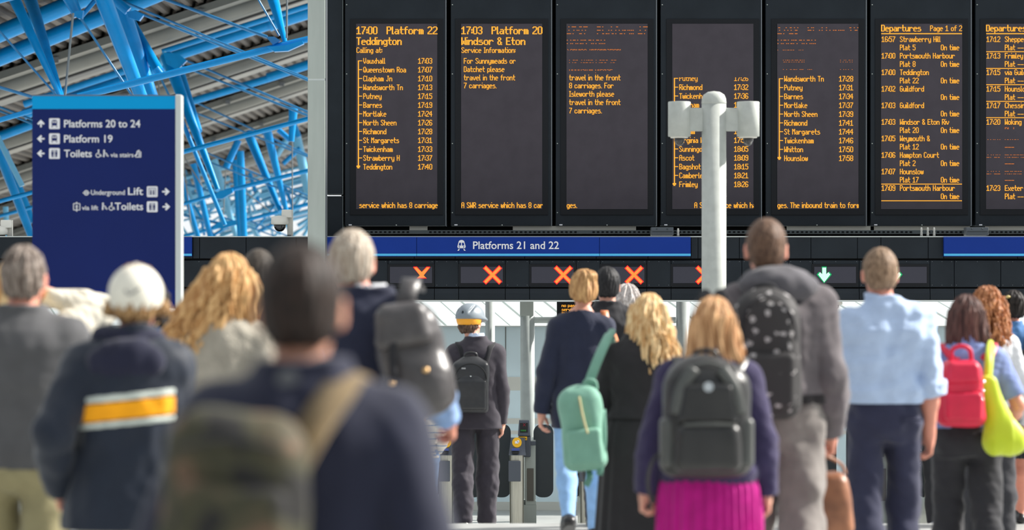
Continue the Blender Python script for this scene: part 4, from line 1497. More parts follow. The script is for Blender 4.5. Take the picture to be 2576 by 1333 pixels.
def cap(a, b, ra, rb, fl=None):
    """Tapered capsule from a to b; fl=(direction, factor) flattens it along a direction."""
    a = V3(*a); b = V3(*b)
    ab = b - a; L2 = max(float(ab @ ab), 1e-9)

    def fn(x, y, z):
        px, py, pz = x - a[0], y - a[1], z - a[2]
        t = np.clip((px * ab[0] + py * ab[1] + pz * ab[2]) / L2, 0, 1)
        qx, qy, qz = px - t * ab[0], py - t * ab[1], pz - t * ab[2]
        if fl is not None:
            n, f = fl
            s = (qx * n[0] + qy * n[1] + qz * n[2]) * (f - 1)
            qx, qy, qz = qx + n[0] * s, qy + n[1] * s, qz + n[2] * s
        return np.sqrt(qx * qx + qy * qy + qz * qz) - (ra + (rb - ra) * t)
    r = max(ra, rb)
    return fn, np.minimum(a, b) - r, np.maximum(a, b) + r


def ell(c, r, R=None):
    c = V3(*c); r = V3(*r)
    Rm = None if R is None else np.array(R, np.float32)

    def fn(x, y, z):
        px, py, pz = x - c[0], y - c[1], z - c[2]
        if Rm is not None:
            px, py, pz = (Rm[0, 0] * px + Rm[1, 0] * py + Rm[2, 0] * pz, Rm[0, 1] * px + Rm[1, 1] * py + Rm[2, 1] * pz,
                          Rm[0, 2] * px + Rm[1, 2] * py + Rm[2, 2] * pz)
        k0 = np.sqrt((px / r[0]) ** 2 + (py / r[1]) ** 2 + (pz / r[2]) ** 2)
        k1 = np.sqrt((px / r[0] ** 2) ** 2 + (py / r[1] ** 2) ** 2 + (pz / r[2] ** 2) ** 2) + 1e-6
        return k0 * (k0 - 1) / k1
    rr = np.array([max(r)] * 3) if R is not None else r
    return fn, c - rr, c + rr


def rbox(c, hs, r, taper=0.0):
    """Rounded box, narrower towards the top by `taper`."""
    c = V3(*c)

    def fn(x, y, z):
        t = (z - c[2]) / hs[2]
        s = 1 + taper * np.clip(t, -1, 1)
        qx = np.abs((x - c[0]) * s) - hs[0] + r; qy = np.abs(y - c[1]) - hs[1] + r; qz = np.abs(z - c[2]) - hs[2] + r
        o = np.sqrt(np.maximum(qx, 0) ** 2 + np.maximum(qy, 0) ** 2 + np.maximum(qz, 0) ** 2)
        return o + np.minimum(np.maximum(np.maximum(qx, qy), qz), 0) - r
    h = V3(hs[0] * 1.25, hs[1], hs[2])
    return fn, c - h, c + h


def loft(prof, p=2.0, m=0.0):
    """Stack of super-ellipses: rows (z, rx, ry, cx, cy), smoothly interpolated, inflated by m."""
    P = np.array([tuple(r) + (0,) * (5 - len(r)) for r in prof], np.float64)
    P = P[np.argsort(P[:, 0])]
    zf = np.linspace(P[0, 0], P[-1, 0], 160)
    cols = []
    for j in range(1, 5):
        yv = np.interp(zf, P[:, 0], P[:, j])
        kk = np.ones(9) / 9
        yp = np.pad(yv, 4, mode='edge')
        cols.append(np.convolve(yp, kk, 'valid'))

    def fn(x, y, z):
        rx, ry, cx, cy = [np.interp(z, zf, c).astype(np.float32) for c in cols]
        rx = rx + m; ry = ry + m
        u = np.abs((x - cx) / rx); v = np.abs((y - cy) / ry)
        g = (u ** p + v ** p) ** (1 / p)
        d = (g - 1) * np.minimum(rx, ry)
        return np.maximum(d, np.maximum(P[0, 0] - m - z, z - P[-1, 0] - m))
    rx = P[:, 1].max() + m + np.abs(P[:, 3]).max(); ry = P[:, 2].max() + m + np.abs(P[:, 4]).max()
    return fn, np.array([-rx, -ry, P[0, 0] - m]), np.array([rx, ry, P[-1, 0] + m])


def folds(seed, amp, freq, stretch=(1, 1, 1), n=4, sharp=True):
    r = np.random.RandomState(seed)
    W = []
    for i in range(n):
        d = r.normal(size=3) * np.array(stretch); d /= np.linalg.norm(d) + 1e-9
        e_ = r.normal(size=3); e_ /= np.linalg.norm(e_)
        W.append((d * freq * (0.7 + 0.5 * i), e_ * freq * .45, r.uniform(0, 6.28), r.uniform(0, 6.28)))

    def fn(x, y, z):
        v = 0
        for i, (d, e_, p1, p2) in enumerate(W):
            ph = d[0] * x + d[1] * y + d[2] * z + 1.3 * np.sin(e_[0] * x + e_[1] * y + e_[2] * z + p2) + p1
            s = np.sin(ph)
            if sharp: s = s * np.abs(s) ** .5
            v = v + s / (1 + .6 * i)
        return (v * amp / 1.8).astype(np.float32)
    return fn


def rotz(a):
    c, s = math.cos(a), math.sin(a)
    return np.array([[c, -s, 0], [s, c, 0], [0, 0, 1]])


def rotx(a):
    c, s = math.cos(a), math.sin(a)
    return np.array([[1, 0, 0], [0, c, -s], [0, s, c]])


def roty(a):
    c, s = math.cos(a), math.sin(a)
    return np.array([[c, 0, s], [0, 1, 0], [-s, 0, c]])


# ------------------------------------------------------------------ cloth, hair and skin
def cloth(name, rgb, rough=0.85, noise=0.07, weave=220, sheen=0.15, bump=0.12, **k):
    return mat(name, rgb, rough=rough, noise=noise, nscale=14, bump=bump, bscale=weave, sheen=sheen, spec=0.25, **k)


def hairmat(name, rgb, rgb2, fine=90, z=5):
    m = mat(name, rgb, rough=0.55, rgb2=rgb2, nscale=1.0, stretch=(fine, fine, z), bump=0.4, bscale=1.6, spec=0.25)
    return m


def skin(name, rgb):
    if name in MATS: return MATS[name]
    m = mat(name, rgb, rough=0.5, noise=0.05, nscale=18, bump=0.05, bscale=150, spec=0.4)
    b = m.node_tree.nodes['Principled BSDF']
    b.inputs['Subsurface Weight'].default_value = 0.12
    b.inputs['Subsurface Radius'].default_value = (0.02, 0.008, 0.004)
    b.inputs['Subsurface Scale'].default_value = 0.5
    return m


M_eye = mat('eye_white', (205, 200, 196), rough=0.2)
M_lip = mat('lip', (168, 96, 88), rough=0.5)
S_FAIR = skin('skin_fair', (222, 164, 142))
S_PINK = skin('skin_pink', (216, 148, 126))
S_TAN = skin('skin_tan', (184, 132, 108))
S_DARK = skin('skin_dark', (104, 78, 64))

MALE = [(.84, .128, .095, 0, 0), (.90, .160, .112, 0, -.006), (.96, .168, .120, 0, -.014), (1.03, .158, .110, 0, -.006), (1.10, .150, .104, 0, 0),
        (1.20, .158, .110, 0, 0), (1.30, .174, .118, 0, -.004), (1.37, .174, .112, 0, -.010), (1.42, .150, .095, 0, -.014), (1.46, .095, .072, 0, -.014), (1.50, .058, .057, 0, -.006)]
FEM = [(.84, .140, .100, 0, 0), (.90, .170, .116, 0, -.008), (.95, .174, .122, 0, -.016), (1.02, .156, .108, 0, -.006), (1.10, .130, .094, 0, 0),
       (1.20, .138, .100, 0, 0), (1.28, .152, .114, 0, .006), (1.36, .150, .104, 0, -.006), (1.42, .128, .086, 0, -.014), (1.46, .082, .066, 0, -.014), (1.50, .050, .051, 0, -.006)]


class Person:
    """Skeleton, body and clothes of one person seen in the crowd; everything is laid out for a 1.75 m adult and scaled."""

    def __init__(s, label, x, top, sc, sex='m', girth=1.0, hx=0.0, yaw=0.0, pitch=0.0, lean=0.0, arms=None, legs=(6, 4, -8, 14), seed=1,
                 h=0.006, skin=S_FAIR, curl=(0.35, 0.35), dy=(0.02, 0.02), pole=(None, None), hair_add=0.012, foot=None, turn=0.0):
        s.Y = F / sc; s.sc = sc; s.h = h; s.seed = seed; s.skin = skin; s.girth = girth; s.sex = sex
        s.X = (x - 1288) / sc
        s.fz = floor_z(s.Y)
        s.ht = CH - (top - HZ) / sc - s.fz - hair_add
        s.k = s.ht / 1.75
        s.root = empty('person', (s.X, s.Y, s.fz), label, 'person')
        s.off = (s.X, s.Y, s.fz)
        g = girth
        prof = MALE if sex == 'm' else FEM
        s.prof = [(z, rx * g, ry * g, cx, cy) for z, rx, ry, cx, cy in prof]
        sw = (.178 if sex == 'm' else .156) * (1 + (g - 1) * .8)
        s.shz = 1.388 if sex == 'm' else 1.380
        s.sh = {-1: V3(-sw, -.012, s.shz), 1: V3(sw, -.012, s.shz)}
        # legs
        hipw = .092 * (1 + (g - 1) * .5)
        s.hip, s.knee, s.ank, s.toe = {}, {}, {}, {}
        for side, (sw_, kn) in ((-1, legs[:2]), (1, legs[2:])):
            a = math.radians(sw_); b = math.radians(sw_ - kn)
            hp = V3(side * hipw, -.005, .905)
            kp = hp + V3(side * .004, math.sin(a) * .41, -math.cos(a) * .41)
            ap = kp + V3(-side * .006, math.sin(b) * .415, -math.cos(b) * .415)
            s.hip[side], s.knee[side], s.ank[side] = hp, kp, ap
            pt = math.radians(max(0.0, kn - 4) * .9 + (foot or 0))
            s.toe[side] = V3(side * .12, math.cos(pt), -math.sin(pt))
        low = min(float(s.ank[-1][2]), float(s.ank[1][2]))
        s.dz = .085 - low
        for dct in (s.hip, s.knee, s.ank):
            for q in dct: dct[q] = dct[q] + V3(0, 0, s.dz)
        # head
        s.R = rotz(-yaw) @ rotx(-pitch)
        s.hc = V3(hx / sc / s.k, .02 + lean, 1.632)
        # arms
        s.elb, s.wri, s.curl = {}, {}, {-1: curl[0], 1: curl[1]}
        arms = arms or {}
        for i, side in enumerate((-1, 1)):
            S = s.sh[side]
            if side in arms:
                px, py = arms[side]
                Yw = s.Y + dy[i]
                W = V3(((px - 1288) * Yw / F - s.X) / s.k, dy[i] / s.k, (CH - (py - HZ) * Yw / F - s.fz) / s.k)
            else:
                W = V3(side * .25, .03, .87)
            La, Lb = .288, .262
            dv = W - S; L = float(np.linalg.norm(dv))
            if L > (La + Lb) * .995:
                W = S + dv * ((La + Lb) * .995 / L); dv = W - S; L = float(np.linalg.norm(dv))
            u = dv / L
            ca = (La * La + L * L - Lb * Lb) / (2 * La * L)
            pl = V3(side * .5, -1.0, -.1) if pole[i] is None else V3(*pole[i])
            pl = pl - u * float(pl @ u); pl /= np.linalg.norm(pl)
            s.elb[side] = S + u * (La * ca) + pl * (La * math.sqrt(max(0, 1 - ca * ca)))
            s.wri[side] = W

    # -- pieces of the body, also used (inflated) for clothes
    def torso(s, m=0.0, prof=None, p=2.3):
        return loft(prof or s.prof, p, m)

    def arm_parts(s, side, m=0.0, upto=1.0):
        g = 1 + (s.girth - 1) * .6
        f = .9 if s.sex == 'f' else 1.0
        S, E, W = s.sh[side], s.elb[side], s.wri[side]
        out = [cap(S + V3(-side * .02, 0, 0), E, .054 * g * f + m, .041 * g * f + m)]
        if upto > 0:
            M = E + (W - E) * .35
            Wt = E + (W - E) * upto
            if upto > .35:
                out.append(cap(E, M, .041 * g * f + m, .041 * g * f + m))
                rr = .041 + (.027 - .041) * (upto - .35) / .65
                out.append(cap(M, Wt, .041 * g * f + m, rr * g * f + m))
            else:
                out.append(cap(E, Wt, .041 * g * f + m, .041 * g * f + m))
        return out

    def leg_parts(s, side, m=0.0, m2=None, m3=None):
        m2 = m if m2 is None else m2
        m3 = m2 if m3 is None else m3
        g = 1 + (s.girth - 1) * .7
        H, K, A = s.hip[side], s.knee[side], s.ank[side]
        C = K + (A - K) * .3 + V3(0, -.012, 0)
        return [cap(H + V3(0, 0, -.02), K, .083 * g + m, .056 * g + m2), cap(K, C, .055 * g + m2, .055 * g + m2), cap(C, A, .053 * g + m2, .036 * g + m3)]

    def head_pt(s, x, y, z):
        return s.hc + (s.R @ np.array([x, y, z])).astype(np.float32)

    def grid(s, lo, hi, h=None):
        return Field(lo, hi, h or s.h)

    def body(s, bare_legs=True):
        h = s.h
        pts = [s.wri[-1], s.wri[1], s.elb[-1], s.elb[1], s.ank[-1], s.ank[1], V3(-.22, -.15, 0), V3(.22, .3, 1.79)]
        P = np.array(pts)
        lo = P.min(0) - np.array([.18, .2, .0]); hi = P.max(0) + np.array([.18, .2, .02])
        lo[2] = min(-.02, lo[2]); hi[2] = max(hi[2], 1.79)
        f = s.grid(lo, hi)
        f.add(s.torso(-.004))
        f.add(cap((0, -.014, 1.43), s.hc + V3(0, -.02, -.06), .056 if s.sex == 'm' else .047, .052 if s.sex == 'm' else .045), .03)
        for sd in (-1, 1):
            f.add(cap((sd * .04, -.02, 1.455), s.sh[sd] + V3(-sd * .02, 0, .004), .042, .044), .05)
            for q in s.arm_parts(sd): f.add(q, .025)
            for q in s.leg_parts(sd): f.add(q, .03)
            A = s.ank[sd]; T = s.toe[sd]
            f.add(cap(A + V3(0, -.03, -.035), A + T * .15 + V3(0, 0, -.05), .032, .028), .03)
            s.hand(f, sd)
        hp = s.head_pt
        R = s.R
        f.add(ell(hp(0, -.012, .018), (.0755, .096, .098), R), .03)
        f.add(ell(hp(0, .032, -.045), (.060, .060, .074), R), .03)
        f.add(ell(hp(0, .046, -.088), (.042, .040, .032), R), .03)
        f.add(cap(hp(-.03, .080, .017), hp(.03, .080, .017), .012, .012), .018)
        f.add(cap(hp(0, .088, -.002), hp(0, .104, -.034), .008, .0135), .012)
        for sd in (-1, 1):
            f.add(ell(hp(sd * .031, .098, 0), (.014, .014, .011), R), .008, sub=True)
            f.add(ell(hp(sd * .031, .080, -.001), (.0125, .0125, .0125), R), .002)
            Re = R @ rotz(-sd * .5) @ rotx(-.2)
            f.add(ell(hp(sd * .080, -.008, -.016), (.010, .021, .034), Re), .006)
            f.add(ell(hp(sd * .088, -.004, -.014), (.006, .010, .018), Re), .006, sub=True)
        f.add(ell(hp(0, .090, -.064), (.023, .010, .007), R), .005)
        me, p, qd = f.mesh('body', s.k, s.off)
        o = link('body', me, [s.skin, M_eye, M_lip], s.root)
        me = o.data
        # eyes and lips are small regions of the one continuous surface
        cc = np.empty(len(me.polygons) * 3, np.float32); me.polygons.foreach_get('center', cc)
        cc = cc.reshape(-1, 3) / s.k
        mi = np.zeros(len(me.polygons), np.int32)
        for sd in (-1, 1):
            mi[np.linalg.norm(cc - hp(sd * .031, .080, -.001), axis=1) < .0145] = 1
        mi[np.linalg.norm((cc - hp(0, .094, -.064)) / np.array([.024, .012, .008]), axis=1) < 1] = 2
        me.polygons.foreach_set('material_index', mi)
        s.body_o = o
        return o

    def hand(s, f, sd):
        W, E = s.wri[sd], s.elb[sd]
        d = W - E; d = d / np.linalg.norm(d)
        n = V3(-sd, -.15, 0); n = n - d * float(n @ d); n /= np.linalg.norm(n)      # palm faces the body
        w = np.cross(d, n) * 1.0
        if w[1] < 0 and abs(w[1]) > .2: w = -w                                       # thumb side points forward
        if abs(w[1]) <= .2 and w[2] < 0: w = -w
        R = np.stack([w, n, d], axis=1)
        c = s.curl[sd]
        f.add(ell(W + d * .046, (.041, .0165, .056), R), .02)
        f.add(cap(W - d * .02, W + d * .03, .026, .024), .02)
        for i, (o, L) in enumerate(((.030, .070), (.0105, .079), (-.010, .073), (-.029, .056))):
            b = W + d * (.086 - abs(o) * .18) + w * o
            ang = .12 + .08 * i
            p0 = b
            sp = o * 1.2
            for j, fr in enumerate((.45, .31, .26)):
                ang += (.18 + c * 1.05) * (1.0 if j else .8)
                dirv = d * math.cos(ang) + n * math.sin(ang) + w * sp * (1 if j == 0 else .2)
                p1 = p0 + dirv * (L * fr)
                f.add(cap(p0, p1, .0092 - j * .0008, .0086 - j * .001), .004 if j else .008)
                p0 = p1
        t0 = W + d * .022 + w * .026 + n * .004
        t1 = t0 + (d * .62 + w * .68 + n * (.25 + c * .5)) * .046
        t2 = t1 + (d * .86 + w * (.25 - c * .3) + n * (.3 + c * .6)) * .034
        f.add(cap(t0, t1, .0135, .0105), .012)
        f.add(cap(t1, t2, .0102, .0085), .005)

    # -- clothes
    def top(s, name, m_, hem=.90, m=.016, sleeve=1.0, sm=.014, neck=(.072, .072, .06), nz=1.512, amp=.006, freq=34, flare=0.0, hemw=None, stretch=(1, 1, 1),
            sleeve_mat=None, bags=True, cuff=None, p=2.3, drop=0.0):
        prof = [r for r in s.prof if r[0] >= hem - .02]
        zs = [r[0] for r in s.prof]
        def at_z(z):
            return [float(np.interp(z, zs, [r[j] for r in s.prof])) for j in range(1, 5)]
        base = at_z(max(hem, .84))
        if hem < prof[0][0]:
            prof = [(hem, base[0] + flare, base[1] + flare, 0, 0)] + prof
        if hem < .84:
            prof[0] = (hem, .172 * s.girth + flare, .120 * s.girth + flare, 0, -.005)
            prof = [prof[0], (.90, .172 * s.girth + flare * .4, .122 * s.girth + flare * .4, 0, -.008)] + [r for r in prof[1:] if r[0] > .93]
        # hang straight from the chest rather than hug the waist
        if bags:
            cx = max(r[1] for r in prof if r[0] > 1.2) * .96
            cy = max(r[2] for r in prof if r[0] > 1.2) * .98
            prof = [(z, max(rx, cx) if z < 1.3 else rx, max(ry, cy) if z < 1.3 else ry, a, b) for z, rx, ry, a, b in prof]
        P = np.array([s.wri[-1], s.wri[1], s.elb[-1], s.elb[1], V3(-.3, -.2, hem), V3(.3, .2, 1.56)])
        lo = P.min(0) - .12; hi = P.max(0) + .12
        lo[2] = min(P[:, 2].min(), hem) - .09; hi[2] = 1.6
        f = s.grid(lo, hi)
        f.add(s.torso(m, prof, p), m=.06)
        for sd in (-1, 1):
            f.add(cap((sd * .04, -.02, 1.452), s.sh[sd] + V3(-sd * .02, 0, .004), .042 + m * .8, .044 + sm * .8), .05)
        F1, F2 = folds(s.seed * 7 + 1, amp, freq, stretch), folds(s.seed * 7 + 2, amp * .6, freq * 2.2, stretch)
        f.disp(F1); f.disp(F2)
        f.clip(lambda x, y, z: hem - z)
        s.last_torso = f.copy()
        g = f.copy(); g.d = np.full_like(g.d, .2)
        for sd in (-1, 1):
            for q in s.arm_parts(sd, sm, sleeve if sleeve > 0 else 0): g.add(q, .03)
        g.disp(F1); g.disp(F2)
        if sleeve <= 0:
            for sd in (-1, 1):
                S, E = s.sh[sd], s.elb[sd]
                u = (E - S) / np.linalg.norm(E - S)
                c = S + (E - S) * (1 + sleeve)
                g.clip(lambda x, y, z, u=u, c=c, sd=sd: np.where(sd * x > 0, (x - c[0]) * u[0] + (y - c[1]) * u[1] + (z - c[2]) * u[2], -1.0))
        elif sleeve > .5:
            for sd in (-1, 1):
                W, E = s.wri[sd], s.elb[sd]
                u = (W - E) / np.linalg.norm(W - E)
                c = E + (W - E) * sleeve + u * .012
                g.clip(lambda x, y, z, u=u, c=c, sd=sd: np.where(np.sqrt((x - c[0]) ** 2 + (y - c[1]) ** 2 + (z - c[2]) ** 2) < .16, (x - c[0]) * u[0] + (y - c[1]) * u[1] + (z - c[2]) * u[2], -1.0))
        kk = .045
        kz = np.clip((f.ax[2][None, None, :] - 1.22) / .12, 0.02, 1)
        hh = np.maximum(kk - np.abs(f.d - g.d), 0) / kk
        f.d = np.minimum(f.d, g.d) - hh * hh * kk * .25 * kz
        f.add(ell((0, .006, nz), neck), .0, sub=True)
        s.last = f
        me, p_, q_ = f.mesh(name, s.k, s.off)
        o = link(name, me, [m_] + ([sleeve_mat] if sleeve_mat else []), s.root)
        if sleeve_mat:
            cc = np.empty(len(o.data.polygons) * 3, np.float32); o.data.polygons.foreach_get('center', cc)
            cc = cc.reshape(-1, 3) / s.k
            mi = np.zeros(len(cc), np.int32)
            for sd in (-1, 1):
                mi[(cc[:, 0] * sd > float(s.sh[1][0]) * .93) & (cc[:, 0] * sd > .16 * s.girth)] = 1
            o.data.polygons.foreach_set('material_index', mi)
        return o

    def patch(s, name, m_, fn, grow=.003, parent=None, torso=False):
        """A band of the last garment's surface, raised a little: stripes, hem bands, yokes."""
        f = (s.last_torso if torso else s.last).copy()
        f.d = f.d - grow
        f.clip(fn)
        me, p_, q_ = f.mesh(name, s.k, s.off)
        return link(name, me, m_, parent or s.root)

    def trousers(s, name, m_, waist=1.03, m=.012, m2=.016, m3=.022, amp=.006, freq=30, ankle=0.0, hug=False):
        prof = [r for r in s.prof if r[0] <= waist + .03]
        lo = np.array([-.32, -.35, 0.0]); hi = np.array([.32, .35, waist + .06])
        for d in (s.knee, s.ank):
            for q in d.values():
                lo = np.minimum(lo, q - .12); hi[:2] = np.maximum(hi[:2], q[:2] + .12)
        f = s.grid(lo, hi)
        f.add(s.torso(m, prof), m=.05)
        f.add(ell((0, -.03, .91), (.155 * s.girth, .115 * s.girth, .10)), .04)
        fl = Field.copy(f)
        for sd in (-1, 1):
            g = f.copy(); g.d[:] = .2
            for q in s.leg_parts(sd, m, m2, m3): g.add(q, .03)
            u = s.ank[sd] - s.knee[sd]; u = u / np.linalg.norm(u); c = s.ank[sd] + u * (.045 - ankle)
            g.clip(lambda x, y, z: (x - c[0]) * u[0] + (y - c[1]) * u[1] + (z - c[2]) * u[2])
            kk = .035
            hh = np.maximum(kk - np.abs(f.d - g.d), 0) / kk
            zz = f.ax[2][None, None, :]
            kz = np.clip((zz - .72) / .08, 0, 1)
            f.d = np.minimum(f.d, g.d) - hh * hh * kk * .25 * kz
        f.disp(folds(s.seed * 5 + 3, amp, freq, (1, 1, 1.4)))
        f.disp(folds(s.seed * 5 + 4, amp * .6, freq * 2, (1, 1, 1.6)))
        f.clip(lambda x, y, z: z - waist)
        s.last = f
        me, p_, q_ = f.mesh(name, s.k, s.off)
        return link(name, me, m_, s.root)

    def skirt(s, name, m_, top=1.03, hem=.35, rb=.27, amp=.010, pleats=26):
        g = s.girth
        z_ = sorted([(top, .150 * g, .108 * g), (.96, .182 * g, .134 * g), (.86, .200 * g, .15 * g), (hem, rb, rb * .8)])
        f = s.grid((-rb - .08, -rb - .08, hem - .02), (rb + .08, rb + .08, top + .03))
        f.add(loft(z_, 2.2), m=.08)
        def pl(x, y, z):
            a = np.arctan2(y + .0001, x + .0001)
            w = np.clip((top - z) / (top - hem), 0, 1)
            return (np.sin(a * pleats + 3 * np.sin(a * 3 + s.seed)) * amp * (.25 + w)).astype(np.float32)
        f.disp(pl)
        f.clip(lambda x, y, z: np.maximum(z - top, hem - z))
        s.last = f
        me, p_, q_ = f.mesh(name, s.k, s.off)
        return link(name, me, m_, s.root)

    def shoes(s, m_, heel=0.0, sole=None):
        for sd in (-1, 1):
            A, T = s.ank[sd], s.toe[sd] / np.linalg.norm(s.toe[sd])
            up = V3(0, 0, 1) - T * T[2]; up /= np.linalg.norm(up)
            base = A - up * .052
            lo = np.minimum(A, A + T * .22) - .12; hi = np.maximum(A, A + T * .22) + .12
            f = s.grid(lo, hi, min(s.h, .006))
            f.add(cap(base - T * .045, base + T * .06, .040, .040))
            f.add(cap(base + T * .04, base + T * .165 - up * .008, .043, .034), .03)
            f.add(cap(A + up * .005, base, .042, .042), .03)
            f.clip(lambda x, y, z: -((x - base[0]) * up[0] + (y - base[1]) * up[1] + (z - base[2]) * up[2]) - .031)
            me, p_, q_ = f.mesh('shoe', s.k, s.off)
            link('shoe', me, m_, s.root)

    def collar(s, m_, z0=1.455, z1=1.515, r=.066, t=.008, name='collar'):
        f = s.grid((-.14, -.16, z0 - .06), (.14, .16, z1 + .05), .005)
        a = loft([(z0 - .02, r + .016, r + .016, 0, -.012), (z1, r + .002, r + .004, 0, 0)], 2)
        f.add(a, m=.04)
        f.add(loft([(z0 - .05, r + .016 - t, r + .016 - t, 0, -.012), (z1 + .03, r - t, r - t + .004, 0, 0)], 2), 0, m=.04, sub=True)
        f.clip(lambda x, y, z: np.maximum(z - z1 + .45 * np.maximum(y, 0) * 1.0 + .1 * y, z0 - .02 - .3 * y - z))
        me, p_, q_ = f.mesh(name, s.k, s.off)
        return link(name, me, m_, s.root)

    def hood(s, m_, r=(.135, .07, .065), c=(0, -.085, 1.455), ring=.026):
        f = s.grid((-.24, -.24, 1.28), (.24, .16, 1.62), .006)
        f.add(ell(c, r))
        n = 14
        for i in range(n):
            a0, a1 = PI * (1.02 + .96 * i / n), PI * (1.02 + .96 * (i + 1) / n)
            P = [(.105 * math.cos(a), -.0 + .085 * math.sin(a), 1.495 - .03 * math.cos(2 * a) * 0 + .012 * math.sin(a * 1) * -1) for a in (a0, a1)]
            f.add(cap(P[0], P[1], ring, ring), .02)
        for sd in (-1, 1):
            f.add(cap((sd * .105, 0, 1.49), (sd * .06, .10, 1.42), ring, .014), .02)
        f.disp(folds(s.seed + 40, .006, 45))
        f.add(ell((0, .01, 1.56), (.072, .075, .10)), .01, sub=True)
        me, p_, q_ = f.mesh('hood', s.k, s.off)
        return link('hood', me, m_, s.root)

    # -- hair, in the frame of the head
    def hair(s, m_, style='short', t=.010, length=.16, amp=.003, curls=0, side=0.0, width=.0, name='hair', tuft=False):
        hp, R = s.head_pt, s.R
        c = s.hc
        Lm = length + .12 if style in ('long', 'bob', 'curly') else .16
        f = s.grid(c - V3(.24 + abs(side), .26, Lm + .06), c + V3(.24 + abs(side), .18, .18), .005)
        rs = np.random.RandomState(s.seed + 11)
        Ri = R.T
        def loc(x, y, z):
            px, py, pz = x - c[0], y - c[1], z - c[2]
            return (Ri[0, 0] * px + Ri[0, 1] * py + Ri[0, 2] * pz, Ri[1, 0] * px + Ri[1, 1] * py + Ri[1, 2] * pz, Ri[2, 0] * px + Ri[2, 1] * py + Ri[2, 2] * pz)
        f.add(ell(hp(0, -.012, .018), (.0755 + t, .096 + t, .098 + t), R), m=.05)
        if style in ('short', 'bun', 'tied'):
            if style != 'short':
                f.add(ell(hp(0, -.03, -.01), (.076 + t, .085 + t, .085 + t), R), .02)
            else:
                f.add(ell(hp(0, -.045, -.04), (.062 + t * .5, .056 + t * .5, .060), R), .03)
            def hl(x, y, z):
                X, Yy, Z = loc(x, y, z)
                a = np.maximum(-.022 + .72 * np.maximum(Yy, -.03) + 1.25 * np.minimum(Yy + .03, 0), -.082) - Z
                return a * .7
            f.clip(hl)
            for sd in (-1, 1):
                f.add(ell(hp(sd * .085, .0, -.022), (.024, .026, .036), R), .006, sub=True)
        if tuft:
            for sd in (-1, 1):
                for q in ((.098, .0, -.018), (.104, .015, -.036), (.096, -.012, -.040)):
                    f.add(ell(hp(sd * q[0], q[1], q[2]), (.018, .022, .020), R), .01)
        if style == 'bun':
            f.add(ell(hp(0, -.125, .055), (.042, .038, .042), R), .015)
        if style == 'tied':
            f.add(ell(hp(0.01, -.105, -.035), (.045, .034, .055), R), .02)
            f.add(ell(hp(.03, -.03, .085), (.055, .075, .03), R), .03)
        if style in ('long', 'bob', 'curly'):
            w0 = .088 + t * .5 + width * .3
            rows = [(.03, w0, .098 + t * .6, 0, -.012), (-.05, w0 + .010 + width * .5, .088, 0, -.03), (-.11, w0 + .014 + width * .8, .076, side * .25, -.045)]
            if length > .2:
                for q in (.4, .7, 1.0):
                    zz = -.11 - (length - .11) * q
                    rows.append((zz, (w0 + .02 + width) * (1 - .25 * q ** 2), .06 - .025 * q, side * (.25 + .75 * q), -.062 - .035 * q))
            else:
                rows.append((-length, w0 + width, .070, side, -.05))
            lf, lo, hi = loft(rows, 2.2)
            f.add((lambda x, y, z: lf(*loc(x, y, z)), c + V3(-.25 - abs(side), -.26, -Lm), c + V3(.25 + abs(side), .2, .15)), .03, m=.0)
            f.add(rbox(hp(0, .105, -.13), (.062, .075, .165), .03), .02, sub=True)
            f.add(cap(hp(0, .0, -.07), hp(0, .02, -.22), .052, .056), .0, sub=True) if length < .2 else None
        for i in range(curls):
            a = rs.uniform(PI * .95, PI * 2.05) if style != 'curly' else rs.uniform(PI * .8, PI * 2.2)
            p0 = hp((.083 + t) * math.cos(a), -.012 + (.1 + t) * math.sin(a) * .95, rs.uniform(-.02, .06))
            Lk = length * rs.uniform(.75, 1.06)
            pr = p0; ph = rs.uniform(0, 6.28); nseg = 9 if style == 'curly' else 7
            wv = .016 if style == 'curly' else .012
            for j in range(1, nseg + 1):
                q = j / nseg
                spread = 1 + (width * 4 + .25) * q
                X_ = (.083 + t) * math.cos(a) * spread + side * q ** 1.3
                Y_ = -.012 + (.1 + t) * math.sin(a) * (1 - .1 * q) - .045 * q
                fq = 2.6 if style == 'curly' else 1.6
                pn = hp(X_ + wv * math.sin(ph + q * fq * 6.28), Y_ + wv * math.cos(ph + q * fq * 6.28), p0[2] * 0 + float((Ri @ (p0 - c))[2]) - Lk * q)
                f.add(cap(pr, pn, .011 - .004 * q, .0105 - .005 * q), .006)
                pr = pn
        def strands(x, y, z):
            X, Yy, Z = loc(x, y, z)
            a = np.arctan2(Yy + .012, X)
            return (np.sin(a * 34 + 2.5 * np.sin(Z * 26 + a * 3) + Z * 10) * amp + np.sin(a * 13 + 3 * np.sin(Z * 14 + s.seed)) * amp).astype(np.float32)
        f.disp(strands)
        if style == 'curly' or style == 'short':
            f.disp(folds(s.seed + 77, amp * (1.6 if style == 'curly' else .8), 150 if style == 'curly' else 240, n=5))
        me, p_, q_ = f.mesh(name, s.k, s.off)
        return link(name, me, m_, s.root)

    # -- world position of a point given for the 1.75 m figure
    def w(s, x, y, z):
        return Vector((s.X + x * s.k, s.Y + y * s.k, s.fz + z * s.k))

# ------------------------------------------------------------------ the crowd
C_navy = cloth('cloth_navy', (36, 40, 60))
C_black = cloth('cloth_black', (40, 40, 44))
K_black = mat('shoe_black', (30, 30, 32), rough=0.35)
H_brown = hairmat('hair_brown', (112, 86, 68), (58, 42, 32))
H_dark = hairmat('hair_dark', (46, 38, 34), (24, 20, 18))
H_grey = hairmat('hair_grey', (200, 190, 176), (140, 122, 104))
H_blond = hairmat('hair_blond', (248, 222, 172), (194, 144, 88), 60, 4)

